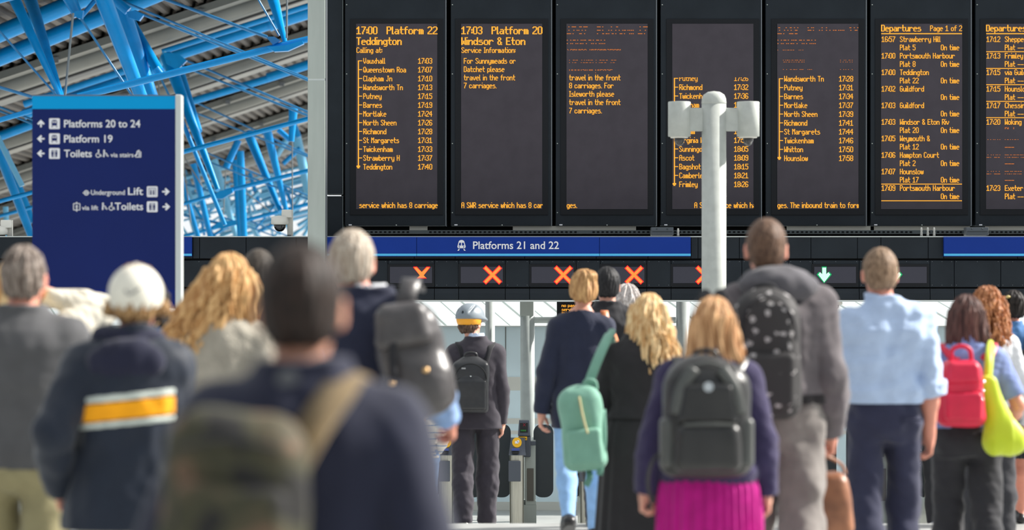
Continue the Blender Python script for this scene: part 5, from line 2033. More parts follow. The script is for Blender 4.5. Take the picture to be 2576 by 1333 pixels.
# -- grey tee, left edge
p = Person('person in a dark grey T-shirt with short greying hair at the left edge', 52, 612, 650, girth=1.22, seed=1, skin=S_PINK, hx=6,
           arms={-1: (-140, 1190), 1: (176, 1205)}, legs=(10, 6, -12, 18))
p.body()
p.top('tshirt', cloth('cloth_grey_tee', (84, 84, 86)), hem=.905, m=.026, sleeve=-.25, sm=.028, amp=.006, freq=24)
p.trousers('trousers', cloth('cloth_khaki', (146, 138, 104)), m=.006, m2=.026, m3=.04)
p.shoes(K_black)
p.hair(hairmat('hair_salt', (150, 138, 128), (76, 62, 54), 70, 20), 'short', t=.009)

# -- cream cardigan beyond him, hand raised to the ear
p = Person('person in a cream cardigan with a raised right arm, behind the dark grey T-shirt', 44, 640, 545, sex='f', girth=1.25, seed=2, hx=-4,
           arms={1: (118, 738), -1: (-60, 1040)}, dy=(.05, .10), pole=(None, (1.0, -.1, -1.0)), curl=(.3, .8))
p.body()
p.top('cardigan', cloth('cloth_cream', (206, 200, 184), weave=90, bump=.4), hem=.80, m=.03, sleeve=1.0, sm=.03, amp=.007)
p.trousers('trousers', cloth('cloth_charcoal', (58, 58, 62)), m=.014)
p.shoes(K_black)
p.hair(H_blond, 'bob', t=.012, length=.14)

# -- white cap and striped navy jacket
p = Person('person in a white baseball cap and navy hooded jacket with a yellow and white stripe', 324, 664, 720, girth=1.0, seed=3, hx=17, skin=S_PINK,
           arms={-1: (150, 1224), 1: (404, 1010)}, dy=(.02, .36), pole=((-.2, -1, 0), (.1, -1, -.6)), legs=(-6, 8, 10, 6))
p.body()
jk = p.top('jacket', cloth('cloth_navy_shell', (28, 36, 50), rough=.6), hem=.80, m=.040, sleeve=.98, sm=.032, flare=.035, amp=.008, freq=22, neck=(.074, .074, .06))
def band(z0, z1):
    return lambda x, y, z: np.maximum(np.maximum(np.maximum(z0 - (z - .10 * x), (z - .10 * x) - z1), np.abs(x) - .178), y + .02)
zt = 1.6 - (1025 - HZ) / 720 ; zk = zt / p.k
for nm, mm, a, b in (('white_stripe', cloth('cloth_white_stripe', (206, 214, 206)), .033, .056), ('yellow_stripe', cloth('cloth_yellow', (250, 168, 22)), -.036, .029), ('white_stripe', MATS['cloth_white_stripe'], -.060, -.040)):
    st = p.patch(nm, mm, band(zk + a, zk + b), grow=.004, torso=True)
    st['label'] = 'yellow stripe' if 'yellow' in nm else 'white stripe'
p.hood(cloth('cloth_navy_hood', (32, 34, 54)), r=(.145, .062, .085), c=(0, -.115, 1.41))
p.trousers('trousers', cloth('cloth_stone', (204, 200, 182)), m=.008, m2=.03, m3=.04)
p.shoes(K_black)
p.hair(hairmat('hair_sandy', (186, 150, 104), (120, 86, 54), 60, 20), 'short', t=.013, amp=.004, tuft=True)
# baseball cap: crown, peak, rear strap opening
c = p.hc
fld = Field(c - V3(.2, .2, .1), c + V3(.2, .32, .2), .005)
fld.add(ell(c + V3(0, -.012, .022), (.100, .118, .108)))
fld.clip(lambda x, y, z: (c[2] - .018 + .20 * (y - c[1])) - z)
me, _, _ = fld.mesh('cap_crown', p.k, p.off)
capo = link('cap', me, cloth('cloth_cap', (226, 222, 208), weave=120), p.root)
mb = MB(); mb.lathe(p.w(c[0], c[1] - .012, c[2] + .128), [(.009, -.003), (.008, .004), (.003, .007)], 10); mb.build('cap_button', MATS['cloth_cap'], capo)
fld = Field(c - V3(.2, -.02, .12), c + V3(.2, .32, .1), .005)
fld.add(ell(c + V3(0, .10, -.022), (.090, .12, .016)))
fld.clip(lambda x, y, z: c[1] + .06 - y)
me, _, _ = fld.mesh('cap_peak', p.k, p.off)
link('cap_peak', me, MATS['cloth_cap'], capo)
mb = MB()
b0 = c + V3(0, -.130, .030)
pts = [p.w(b0[0] + u, b0[1] - .004 + abs(u) * .3, b0[2] + v) for u, v in ((-.024, .006), (-.012, -.010), (.008, -.002), (.030, .014))]
mb.tube(smooth_path(pts, 4), [.004 * p.k] * 13, 6)
mb.build('cap_badge', mat('badge_grey', (140, 140, 138), rough=.6), capo)

# -- denim jacket, almost hidden
p = Person('person in a blue denim jacket mostly hidden behind the white cap', 374, 690, 560, sex='f', girth=1.12, seed=4, arms={1: (502, 1030)}, pole=(None, (.6, -1, -.2)))
p.body()
p.top('denim_jacket', cloth('cloth_denim', (104, 138, 182), noise=.18), hem=.90, m=.024, sleeve=1.0, sm=.03, amp=.009, freq=30)
mb = MB(); q = p.w(.19, -.06, 1.43); mb.lathe(q, [(.001, -.006), (.012, -.004), (.014, .002), (.010, .006), (.001, .007)], 12); mb.build('button', mat('button_metal', (180, 180, 180), rough=.2, metal=1), p.root)
p.trousers('trousers', MATS['cloth_charcoal'])
p.shoes(K_black)
p.hair(H_dark, 'bob', t=.010, length=.12)

# -- long blond hair, beige knit
p = Person('person with long windblown blond hair and a beige knitted jumper', 562, 636, 600, sex='f', girth=1.12, seed=5, hx=14, arms={1: (668, 1130), -1: (448, 1130)})
p.body()
p.top('jumper', cloth('cloth_beige_knit', (176, 170, 156), weave=70, bump=.6, noise=.12), hem=.84, m=.03, sleeve=1.0, sm=.03, amp=.006, freq=26)
p.trousers('trousers', MATS['cloth_charcoal'])
p.shoes(K_black)
p.hair(hairmat('hair_golden', (236, 194, 136), (168, 118, 68), 46, 4), 'long', t=.014, length=.30, curls=80, side=-.15, width=.055, amp=.004)

# -- dark shaved head with an earring
p = Person('person with a dark shaved head and gold earring beside the long blond hair', 650, 620, 520, girth=1.0, seed=6, skin=S_DARK, arms={})
p.body()
p.top('jacket', cloth('cloth_plum', (72, 52, 62)), hem=.86, m=.022, sleeve=1.0)
p.trousers('trousers', MATS['cloth_charcoal'])
p.shoes(K_black)
p.hair(hairmat('hair_shaved', (84, 76, 68), (58, 52, 46), 120, 60), 'short', t=.004, amp=.0006)
mb = MB(); q = p.head_pt(-.088, -.006, -.055)
mb.tube([p.w(q[0], q[1] + .010 * math.cos(t * PI / 6), q[2] + .010 * math.sin(t * PI / 6)) for t in range(13)], .0025, 6)
mb.build('earring', mat('gold', (230, 180, 80), rough=.2, metal=1), p.root)

# -- nearest figure
near = p = Person('nearest person, in a dark navy jacket with a camouflage bag', 762, 600, 1340, girth=1.04, seed=7, skin=S_TAN, hx=-8,
           arms={-1: (455, 1720), 1: (1040, 1730)}, h=.005, legs=(8, 6, -10, 16))
p.body()
p.top('jacket', cloth('cloth_dark_navy', (33, 36, 54)), hem=.90, m=.026, sleeve=1.0, sm=.030, amp=.005, freq=24, neck=(.074, .074, .06))
p.collar(MATS['cloth_dark_navy'], z0=1.45, z1=1.512, r=.066, t=.010)
mb = MB(); q = p.w(-.022, -.098, 1.49)
mb.tube([q + Vector((0, .004, 0)), q - Vector((0, .006, 0))], [.02, .02], 16); mb.build('collar_button', mat('button_grey', (92, 94, 98), rough=.5), p.root)
p.trousers('trousers', MATS['cloth_charcoal'])
p.shoes(K_black)
p.hair(hairmat('hair_near', (50, 37, 31), (25, 19, 16), 70, 30), 'short', t=.009, amp=.0015)

# -- grey hair, navy gilet over a denim shirt
grey = p = Person('person with grey hair in a navy gilet and denim shirt with a rucksack', 925, 574, 620, girth=1.08, seed=8, hx=-40, skin=S_PINK,
           arms={1: (1128, 1058), -1: (800, 1100)}, dy=(.02, .03), pole=(None, (.02, -1, -.1)), curl=(.3, .45))
p.body()
p.top('denim_shirt', cloth('cloth_light_denim', (126, 156, 200), noise=.14), hem=.92, m=.016, sleeve=.88, sm=.026, amp=.007, freq=30)
p.top('gilet', C_navy, hem=.90, m=.034, sleeve=-.62, sm=.030, amp=.006, freq=26, neck=(.08, .08, .06))
p.collar(cloth('cloth_white', (232, 234, 238)), z0=1.47, z1=1.55, r=.070, name='shirt_collar')
p.trousers('trousers', MATS['cloth_charcoal'])
p.shoes(K_black)
p.hair(H_grey, 'short', t=.012, amp=.002)

# -- child with striped sleeve, between the grey haired man and the suit
p = Person('child with fair hair and a striped sleeve beyond the leather rucksack', 1068, 985, 322, sex='f', girth=1.05, seed=9, arms={1: (1104, 1136)}, h=.008)
p.body()
tp = p.top('striped_top', cloth('cloth_stripe_base', (226, 218, 204)), hem=.92, m=.018, sleeve=.97, sm=.02, amp=.004)
def rings(x, y, z):
    a = np.mod(z * 1.0 + .05, .17)
    return np.maximum(np.minimum(np.abs(a - .03), np.abs(a - .11)) - .008, .0 - 1)
p.patch('sleeve_stripe', cloth('cloth_stripe_blue', (92, 130, 170)), rings, grow=.003)
p.trousers('trousers', cloth('cloth_jeans_pale', (130, 160, 200), noise=.12))
p.shoes(K_black)
p.hair(H_blond, 'long', t=.012, length=.22, curls=20)

# -- suit and cycle helmet
suit = p = Person('person in a dark suit and grey cycle helmet walking to the gates', 1196, 764, 315, girth=1.0, seed=10, hx=-13, yaw=.45, skin=S_FAIR,
           arms={1: (1262, 1064), -1: (1140, 1060)}, legs=(-10, 6, 6, 4), hair_add=.03, dy=(.05, .0), curl=(.3, .3))
p.body()
p.top('suit_jacket', cloth('cloth_suit', (60, 56, 64)), hem=.80, m=.024, sleeve=.97, sm=.020, flare=.02, amp=.004, freq=24, neck=(.074, .074, .07))
p.collar(cloth('cloth_shirt_blue', (196, 212, 236)), z0=1.475, z1=1.552, r=.067, name='shirt_collar')
p.trousers('trousers', MATS['cloth_suit'], m=.016, m2=.028, m3=.040, amp=.007)
p.shoes(K_black)
p.hair(hairmat('hair_chestnut', (116, 92, 76), (62, 46, 38), 80, 20), 'short', t=.012, amp=.003)
c = p.hc
R_ = p.R
fld = Field(c - V3(.22, .24, .1), c + V3(.22, .24, .22), .005)
Rt = R_ @ rotx(-.12)
fld.add(ell(p.head_pt(0, .0, .040), (.108, .148, .112), Rt))
fld.clip(lambda x, y, z: (c[2] + .030) - z + .0)
fld.add(ell(p.head_pt(0, .05, .028), (.112, .135, .026), Rt), .02)
for sd in (-.055, 0.0, .055):
    fld.add(cap(p.head_pt(sd, -.14, .075), p.head_pt(sd, .02, .158), .009, .009), .01, sub=True)
fld.add(ell(p.head_pt(0, -.01, -.02), (.088, .108, .075), R_), .0, sub=True)
me, _, _ = fld.mesh('helmet', p.k, p.off)
hel = link('helmet', me, mat('helmet_grey', (128, 138, 146), rough=.45), p.root)
hel['label'] = 'grey cycle helmet'
fld = Field(c - V3(.22, .24, .12), c + V3(.22, .24, .12), .005)
fld.add(ell(p.head_pt(0, -.01, .030), (.100, .128, .10), R_))
fld.add(ell(p.head_pt(0, -.01, .02), (.086, .106, .14), R_), 0, sub=True)
yl = lambda x, y, z: np.maximum(np.maximum(z - (c[2] + .036), (c[2] - .018) - z), (R_[0, 1] * (x - c[0]) + R_[1, 1] * (y - c[1])) + .0)
fld.clip(yl)
me, _, _ = fld.mesh('helmet_rear_band', p.k, p.off)
link('helmet_rear_band', me, mat('helmet_orange', (250, 172, 40), rough=.45), hel)['label'] = 'orange rear band'
mb = MB()
pts = [p.w(*p.head_pt(*q)) for q in ((-.085, .0, .03), (-.083, .02, -.04), (-.066, .035, -.09), (-.03, .055, -.122), (0, .06, -.128))]
mb.tube(smooth_path(pts, 5), [.005] * 21, 6); mb.build('chin_strap', C_black, hel)

# -- navy boat neck jumper, jeans
p = Person('person with tied fair hair in a navy boat neck jumper and pale jeans', 1462, 676, 397, sex='f', girth=1.02, seed=11, hx=6, skin=S_FAIR,
           arms={-1: (1362, 1046), 1: (1560, 1060)}, legs=(-14, 30, 12, 4), dy=(-.02, .1))
p.body()
p.top('jumper', cloth('cloth_navy_knit', (37, 42, 62), weave=120, bump=.3), hem=.74, m=.022, sleeve=.98, sm=.026, amp=.006, freq=26, neck=(.135, .10, .09), nz=1.515)
p.trousers('jeans', cloth('cloth_jeans_sky', (142, 182, 226), noise=.10), m=.008, m2=.010, m3=.008, amp=.003)
p.shoes(K_black)
p.hair(hairmat('hair_fair', (206, 164, 112), (150, 108, 68), 50, 12), 'tied', t=.012, amp=.003)
boat = p

# -- black jacket, dark cropped hair
p = Person('person with cropped black hair and a black jacket behind the fair tied hair', 1528, 669, 372, girth=1.02, seed=12, h=.007, skin=S_FAIR)
p.body()
p.top('jacket', C_black, hem=.88, m=.024, sm=.026)
p.collar(C_black, z0=1.45, z1=1.525, r=.068)
p.trousers('trousers', MATS['cloth_charcoal'])
p.shoes(K_black)
p.hair(hairmat('hair_black', (44, 44, 46), (22, 22, 24), 90, 30), 'short', t=.012, amp=.0015)

# -- white fuzzy hair
p = Person('person with fluffy white hair half hidden behind the cropped black hair', 1577, 716, 350, sex='f', girth=1.0, seed=13, h=.007)
p.body()
p.top('jacket', cloth('cloth_dusty_blue', (128, 146, 170)), hem=.86, m=.024)
p.trousers('trousers', MATS['cloth_charcoal'])
p.shoes(K_black)
p.hair(hairmat('hair_white', (222, 216, 212), (170, 160, 156), 60, 60), 'bob', t=.020, length=.08, amp=.006)

# -- blonde in black
mint_p = p = Person('person with wavy blonde hair in a long black dress carrying a mint backpack', 1606, 738, 470, sex='f', girth=1.12, seed=14, hx=26,
           arms={-1: (1500, 1120), 1: (1700, 1110)}, dy=(.10, .05))
p.body()
p.top('dress_bodice', cloth('cloth_black_dress', (46, 45, 47)), hem=1.02, m=.020, sleeve=1.0, sm=.022, amp=.004, bags=False)
p.skirt('dress_skirt', MATS['cloth_black_dress'], top=1.06, hem=.20, rb=.27, amp=.005, pleats=12)
mb = MB()
n = 32
ring = [p.w(.150 * 1.12 * math.cos(2 * PI * t / n), .112 * 1.12 * math.sin(2 * PI * t / n) - .004, 1.04) for t in range(n + 1)]
mb.tube(ring, .006, 6, cap=False); mb.build('waist_seam', C_black, p.root)
p.shoes(K_black)
p.hair(H_blond, 'long', t=.018, length=.34, curls=70, side=.045, width=.030, amp=.004)

# -- magenta skirt
pink_p = p = Person('person with a fair bob in a dark purple cardigan and magenta skirt', 1785, 745, 600, sex='f', girth=1.22, seed=15, hx=10,
           arms={-1: (1622, 1240), 1: (1928, 1246)}, dy=(.0, .0), curl=(.7, .4), pole=((-.6, -.8, 0), (.6, -.8, 0)))
p.body()
p.top('cardigan', cloth('cloth_purple_navy', (54, 48, 80), weave=110, bump=.3), hem=.885, m=.026, sleeve=.98, sm=.030, amp=.006, freq=26)
p.skirt('skirt', cloth('cloth_magenta', (186, 22, 132), noise=.10), top=1.0, hem=.45, rb=.25, amp=.009, pleats=30)
p.shoes(K_black)
mb = MB(); W = p.wri[-1]; q = p.w(*(W + (p.elb[-1] - W) * .08))
mb.tube([q + Vector((.036 * math.cos(t * PI / 8), .036 * math.sin(t * PI / 8), 0)) for t in range(17)], .006, 6, cap=False); mb.build('bracelet', mat('bracelet_blue', (96, 130, 168), rough=.3), p.root)
p.hair(hairmat('hair_light_brown', (228, 182, 134), (158, 110, 70), 46, 4), 'long', t=.016, length=.26, curls=0, width=.022, amp=.004)

# -- tall man in a hoodie
hood_p = p = Person('tall person in a grey hoodie with a patterned backpack and a brown bag', 1952, 544, 560, girth=1.02, seed=16, hx=-24, skin=S_PINK,
           arms={1: (2090, 1088), -1: (1800, 1080)}, dy=(.02, .10), pole=(None, (.1, -1, -.2)), curl=(.3, 1.0), legs=(6, 4, -12, 20))
p.body()
p.top('hoodie', cloth('cloth_hoodie', (100, 94, 97), noise=.12, weave=150), hem=1.0, m=.030, sleeve=.97, sm=.034, amp=.008, freq=26, drop=.0)
p.patch('hem_band', cloth('cloth_hem_black', (34, 32, 34)), lambda x, y, z: z - 1.035, grow=.004, torso=True)
p.hood(cloth('cloth_hood_grey', (88, 86, 91), noise=.1), r=(.165, .105, .080), c=(0, -.095, 1.475), ring=.036)
p.trousers('trousers', cloth('cloth_taupe', (126, 120, 116)), m=.022, m2=.034, m3=.036, amp=.009)
p.shoes(K_black)
p.hair(hairmat('hair_crop_brown', (120, 94, 76), (74, 54, 44), 90, 40), 'short', t=.007, amp=.001)

# -- pale blue shirt
shirt_p = p = Person('person in a pale blue shirt with rolled sleeves and navy trousers', 2224, 619, 505, girth=1.0, seed=17, hx=-9, skin=S_PINK,
           arms={1: (2338, 1096), -1: (2170, 1120)}, pole=((-.3, -1, 0), (.5, -1, .1)), dy=(.12, .02), curl=(.3, .5), legs=(-10, 8, 6, 6))
p.body()
p.top('shirt', cloth('cloth_pale_blue', (178, 198, 228), rough=.75, noise=.05), hem=1.005, m=.034, sleeve=.06, sm=.026, amp=.021, freq=19, stretch=(1, .5, 1.2), bags=False, neck=(.074, .074, .06))
p.collar(MATS['cloth_pale_blue'], z0=1.45, z1=1.522, r=.066, t=.007)
for sd in (-1, 1):
    E, W = p.elb[sd], p.wri[sd]
    u = (W - E) / np.linalg.norm(W - E)
    fld = Field(E - .12, E + .12, .006)
    fld.add(cap(E - u * .02, E + u * .055, .084, .080))
    c0, c1 = E - u * .012, E + u * .05
    fld.clip(lambda x, y, z: np.maximum((x - c1[0]) * u[0] + (y - c1[1]) * u[1] + (z - c1[2]) * u[2], -((x - c0[0]) * u[0] + (y - c0[1]) * u[1] + (z - c0[2]) * u[2])))
    fld.disp(folds(90, .003, 60))
    me, _, _ = fld.mesh('rolled_cuff', p.k, p.off); link('rolled_cuff', me, MATS['cloth_pale_blue'], p.root)
p.trousers('trousers', cloth('cloth_navy_trouser', (48, 50, 72)), waist=1.04, m=.012, m2=.022, m3=.028, amp=.007)
mb = MB()
q = p.w(.11, -.155, .93); mb.box(q.x - .05, q.x + .05, q.y + .0, q.y + .012, q.z - .004, q.z + .004); mb.build('pocket_welt', MATS['cloth_navy_trouser'], p.root)
p.shoes(K_black)
p.hair(hairmat('hair_ash', (158, 132, 108), (104, 82, 64), 90, 40), 'short', t=.009, amp=.0015)

# -- people almost hidden beyond
p = Person('person with long brown hair glimpsed between the hoodie and its sleeve', 2020, 800, 330, sex='f', seed=18, h=.008)
p.body(); p.top('jacket', C_black, hem=.85, m=.024); p.trousers('trousers', C_black); p.shoes(K_black)
p.hair(H_brown, 'long', t=.014, length=.42, curls=24, side=.05)
p = Person('person in black trousers and grey trainers behind the pale blue shirt', 2316, 822, 310, seed=19, h=.008, legs=(4, 4, -4, 8))
p.body(); p.top('jacket', C_black, hem=.88, m=.024); p.trousers('trousers', C_black); p.shoes(mat('trainer_grey', (150, 152, 156), rough=.6))
p.hair(H_dark, 'short')
p = Person('person in black and white dotted leggings and sandals, farthest behind the pale blue shirt', 2319, 880, 292, sex='f', girth=1.2, seed=20, h=.008, legs=(6, 4, -6, 8))
p.body(); p.top('jacket', C_black, hem=.85, m=.024)
M_dots = cloth('cloth_dots', (40, 40, 44))
_nt = M_dots.node_tree
_v = _nt.nodes.new('ShaderNodeTexVoronoi'); _v.inputs['Scale'].default_value = 55
_tc = _nt.nodes.new('ShaderNodeTexCoord'); _nt.links.new(_tc.outputs['Object'], _v.inputs['Vector'])
_cr = _nt.nodes.new('ShaderNodeValToRGB'); _cr.color_ramp.interpolation = 'CONSTANT'
_cr.color_ramp.elements[0].color = (.6, .6, .6, 1); _cr.color_ramp.elements[1].position = .33; _cr.color_ramp.elements[1].color = (.02, .02, .022, 1)
_nt.links.new(_v.outputs['Distance'], _cr.inputs[0]); _nt.links.new(_cr.outputs[0], _nt.nodes['Principled BSDF'].inputs['Base Color'])
p.trousers('leggings', M_dots, m=.012, ankle=.10); p.shoes(mat('sandal_tan', (150, 100, 80), rough=.5))
p.hair(H_brown, 'bob')

# -- red backpack
red_p = p = Person('person with a dark brown bob, a slate blue T-shirt and a red backpack', 2432, 742, 480, sex='f', girth=1.17, seed=21, hx=0, skin=S_PINK,
           arms={1: (2534, 1075), -1: (2350, 1080)}, pole=(None, (.35, -1, .1)), dy=(.1, .16), legs=(8, 4, -10, 14))
p.body()
p.top('tshirt', cloth('cloth_slate_blue', (124, 140, 188)), hem=.985, m=.024, sleeve=-.18, sm=.030, amp=.006)
p.trousers('trousers', cloth('cloth_black_trouser', (48, 48, 52)), waist=1.05, m=.016, m2=.026, m3=.030, amp=.007)
p.shoes(K_black)
p.hair(hairmat('hair_auburn_brown', (112, 80, 72), (54, 36, 34), 50, 4), 'bob', t=.020, length=.185, amp=.004, width=.014)

# -- curly ginger
p = Person('person with curly ginger hair behind the dark brown bob', 2484, 722, 415, sex='f', girth=1.05, seed=22, skin=S_FAIR)
p.body(); p.top('top', cloth('cloth_white_top', (226, 228, 232)), hem=.92, m=.02)
p.trousers('trousers', MATS['cloth_charcoal']); p.shoes(K_black)
p.hair(hairmat('hair_ginger', (206, 142, 96), (128, 76, 46), 60, 40), 'curly', t=.022, length=.28, curls=80, width=.018, amp=.005)

# -- bun at the right edge
bun_p = p = Person('person with dark pinned up hair and a blue denim top at the right edge', 2542, 728, 368, sex='f', girth=1.12, seed=23, hx=8, skin=S_PINK,
           arms={-1: (2512, 1080), 1: (2620, 1080)}, legs=(-8, 14, 10, 4))
p.body()
p.top('denim_top', cloth('cloth_mid_denim', (76, 118, 168), noise=.14), hem=.90, m=.024, sleeve=1.0, sm=.026, amp=.006)
p.collar(cloth('cloth_teal_grey', (120, 148, 152)), z0=1.45, z1=1.50, r=.070)
p.skirt('shorts', C_black, top=1.03, hem=.50, rb=.21, amp=.004)
p.shoes(K_black)
p.hair(H_dark, 'bun', t=.012, amp=.003)
mb = MB(); q = p.w(*p.head_pt(-.055, -.10, .075)); mb.lathe(q, [(.001, -.010), (.014, -.006), (.017, 0), (.012, .008), (.001, .012)], 10); mb.build('hair_clip', mat('clip_gold', (214, 190, 120), rough=.3), p.root)

# ------------------------------------------------------------------ bags
def blob(name, m_, c, prims, fold=None, parent=None, roll=0.0, h=.006, clip=None, ks=None, grow=0.0):
    """One soft part made of sdf primitives, in coordinates around c."""
    lo = np.min([q[1] for q, k, s in prims], axis=0) - .03; hi = np.max([q[2] for q, k, s in prims], axis=0) + .03
    f = Field(lo, hi, h)
    for q, k, s in prims: f.add(q, k, sub=s)
    if grow: f.d = f.d - grow
    if fold: f.disp(fold)
    if clip: f.clip(clip)
    me, _, _ = f.mesh(name)
    me.transform(Matrix.Translation(c) @ Matrix.Rotation(roll, 4, 'Y'))
    return link(name, me, m_, parent)


def pack_root(name, label, cat, x0, x1, y0, y1, Yb, D):
    a, b = at(x0, y1, Yb - D / 2), at(x1, y0, Yb - D / 2)
    c = Vector(((a.x + b.x) / 2, Yb - D / 2, (a.z + b.z) / 2))
    r = empty(name, (c.x, c.y, a.z), label, cat)
    return r, c, (b.x - a.x) / 2, (b.z - a.z) / 2


def shoulder_straps(p, root, m_, ztop, w=.055, xs=.075, sides=(-1, 1), m=.034, xo=0.0, t=.010):
    """Straps from the top of a backpack over the shoulders and down the chest."""
    for sd in sides:
        q = [(sd * xs + xo, -.135 - m, ztop), (sd * (xs + .02), -.125 - m, ztop + .05), (sd * (xs + .04), -.095 - m, 1.39), (sd * (xs + .055), -.05, 1.452 + m * .4),
             (sd * (xs + .055), .01, 1.458 + m * .4), (sd * (xs + .045), .075 + m * .6, 1.41), (sd * (xs + .055), .118 + m, 1.30), (sd * (xs + .075), .11 + m, 1.16), (sd * (xs + .11), .03, 1.08)]
        if ztop > 1.31:
            q[:3] = [(sd * xs, -.115 - m, min(ztop, 1.40)), (sd * (xs + .03), -.085 - m * .8, 1.425)]
        pts = smooth_path([p.w(*v) for v in q], 5)
        ctr = p.w(sd * (xs + .03), -.01, 1.28)
        mb = MB()
        def nr(i, pts=pts, ctr=ctr):
            v = pts[i] - ctr
            return Vector((v.x * .15, v.y, v.z))
        mb.ribbon(pts, w, t, nr)
        mb.build('shoulder_strap', m_, root)


def handle(root, m_, c, w, z, y, r=.008, rise=.05):
    mb = MB()
    mb.tube(smooth_path([(c.x - w, y, z), (c.x - w * .8, y - .01, z + rise * .75), (c.x, y - .015, z + rise), (c.x + w * .8, y - .01, z + rise * .75), (c.x + w, y, z)], 6), r, 8)
    mb.build('grab_handle', m_, root)


def zipline(root, m_, pts, r=.0035, name='zip'):
    mb = MB(); mb.tube(smooth_path(pts, 5), r, 6)
    return mb.build(name, m_, root)


# camouflage bag of the nearest figure
M_camo = bpy.data.materials.new('camouflage_cloth')
M_camo.use_nodes = True
_nt = M_camo.node_tree
_tc = _nt.nodes.new('ShaderNodeTexCoord'); _n = _nt.nodes.new('ShaderNodeTexNoise')
_n.inputs['Scale'].default_value = 9; _n.inputs['Detail'].default_value = 1.5
_nt.links.new(_tc.outputs['Object'], _n.inputs['Vector'])
_cr = _nt.nodes.new('ShaderNodeValToRGB'); _cr.color_ramp.interpolation = 'CONSTANT'
_el = _cr.color_ramp.elements
_el[0].position = 0; _el[0].color = (*srgb((26, 25, 24)), 1)
_el[1].position = .42; _el[1].color = (*srgb((56, 55, 38)), 1)
for po, co in ((.52, (70, 64, 46)), (.60, (104, 82, 64)), (.67, (44, 43, 33))):
    _e = _el.new(po); _e.color = (*srgb(co), 1)
_nt.links.new(_n.outputs['Fac'], _cr.inputs[0])
_b = _nt.nodes['Principled BSDF']; _b.inputs['Roughness'].default_value = .8
_nt.links.new(_cr.outputs[0], _b.inputs['Base Color'])
M_strapcamo = cloth('camo_strap', (122, 104, 76), noise=.3)
p = near
Yb = p.Y - .165
r, c, w, h = pack_root('shoulder_bag', 'camouflage bag slung across the back of the nearest person', 'bag', 405, 770, 1035, 1480, Yb, .17)
body_ = blob('bag_body', M_camo, c, [(rbox((0, 0, 0), (w, .085, h), .07, .10), 0, False)], folds(201, .008, 20), r, roll=.06)
blob('front_pocket', M_camo, c + Vector((0, -.085, -.06)), [(rbox((0, 0, 0), (w * .78, .03, h * .6), .028), 0, False)], folds(202, .004, 30), r, roll=.06)
zipline(r, C_black, [c + Vector((-w * .7, -.10, h * .62)), c + Vector((0, -.105, h * .72)), c + Vector((w * .7, -.10, h * .60))], .004)
mb = MB()
q = [p.w(-.05, -.185, 1.27), p.w(-.02, -.18, 1.31), p.w(.03, -.160, 1.40), p.w(.075, -.10, 1.468), p.w(.095, -.03, 1.500), p.w(.10, .04, 1.475), p.w(.05, .12, 1.38), p.w(-.06, .16, 1.22), p.w(-.17, .12, 1.10)]
q = smooth_path(q, 6)
ctr = p.w(.02, -.01, 1.28)
mb.ribbon(q, .062, .012, lambda i: (q[i] - ctr))
mb.build('strap', M_strapcamo, r)
mb = MB(); q2 = smooth_path([p.w(-.05, -.185, 1.27), p.w(-.045, -.2, 1.2), p.w(-.04, -.2, 1.12)], 5)
mb.ribbon(q2, .06, .012, lambda i: (0, -1, 0)); mb.build('strap', M_strapcamo, r)

# grey leather rucksack
p = grey
M_lea = mat('grey_leather', (72, 69, 70), rough=.38, noise=.16, nscale=14, bump=.2, bscale=40)
Yb = p.Y - .17
r, c, w, h = pack_root('backpack', 'worn dark grey leather rucksack hanging from the right shoulder of the grey haired man', 'backpack', 946, 1124, 745, 1048, Yb, .20)
blob('bag_body', M_lea, c, [(rbox((0, 0, -.02), (w, .10, h * .94), .08, .14), 0, False), (ell((0.02, -.03, -h * .45), (w * .9, .11, h * .5)), .06, False)], folds(210, .010, 24), r, roll=-.16)
blob('flap', M_lea, c + Vector((-.03, -.06, h * .52)), [(rbox((0, 0, 0), (w * .80, .07, h * .38), .05, .15), 0, False)], folds(211, .006, 26), r, roll=-.16)
M_brass = mat('brass', (208, 172, 124), rough=.3, metal=1)
for dx, dz in ((-.07, -.10), (.06, -.05)):
    mb = MB(); q = c + Vector((dx, -.135, dz)); mb.lathe(q, [(.001, -.012), (.013, -.008), (.015, 0), (.012, .008), (.001, .012)], 12); mb.build('stud', M_brass, r)
mb = MB()
q = smooth_path([c + Vector((-.03, -.03, h * .75)), c + Vector((-.015, -.03, h * 1.05)), c + Vector((0.0, .03, h * 1.27)), c + Vector((.0, .12, h * 1.20)), c + Vector((.01, .24, h * 1.12))], 6)
mb.ribbon(q, .075, .014, lambda i: (0, -1, .6)); mb.build('strap', M_lea, r)
mb = MB(); q = smooth_path([c + Vector((-.06, -.12, h * .5)), c + Vector((-.07, -.13, 0)), c + Vector((-.06, -.12, -h * .5))], 5); mb.ribbon(q, .03, .008, lambda i: (0, -1, 0)); mb.build('buckle_strap', C_black, r)

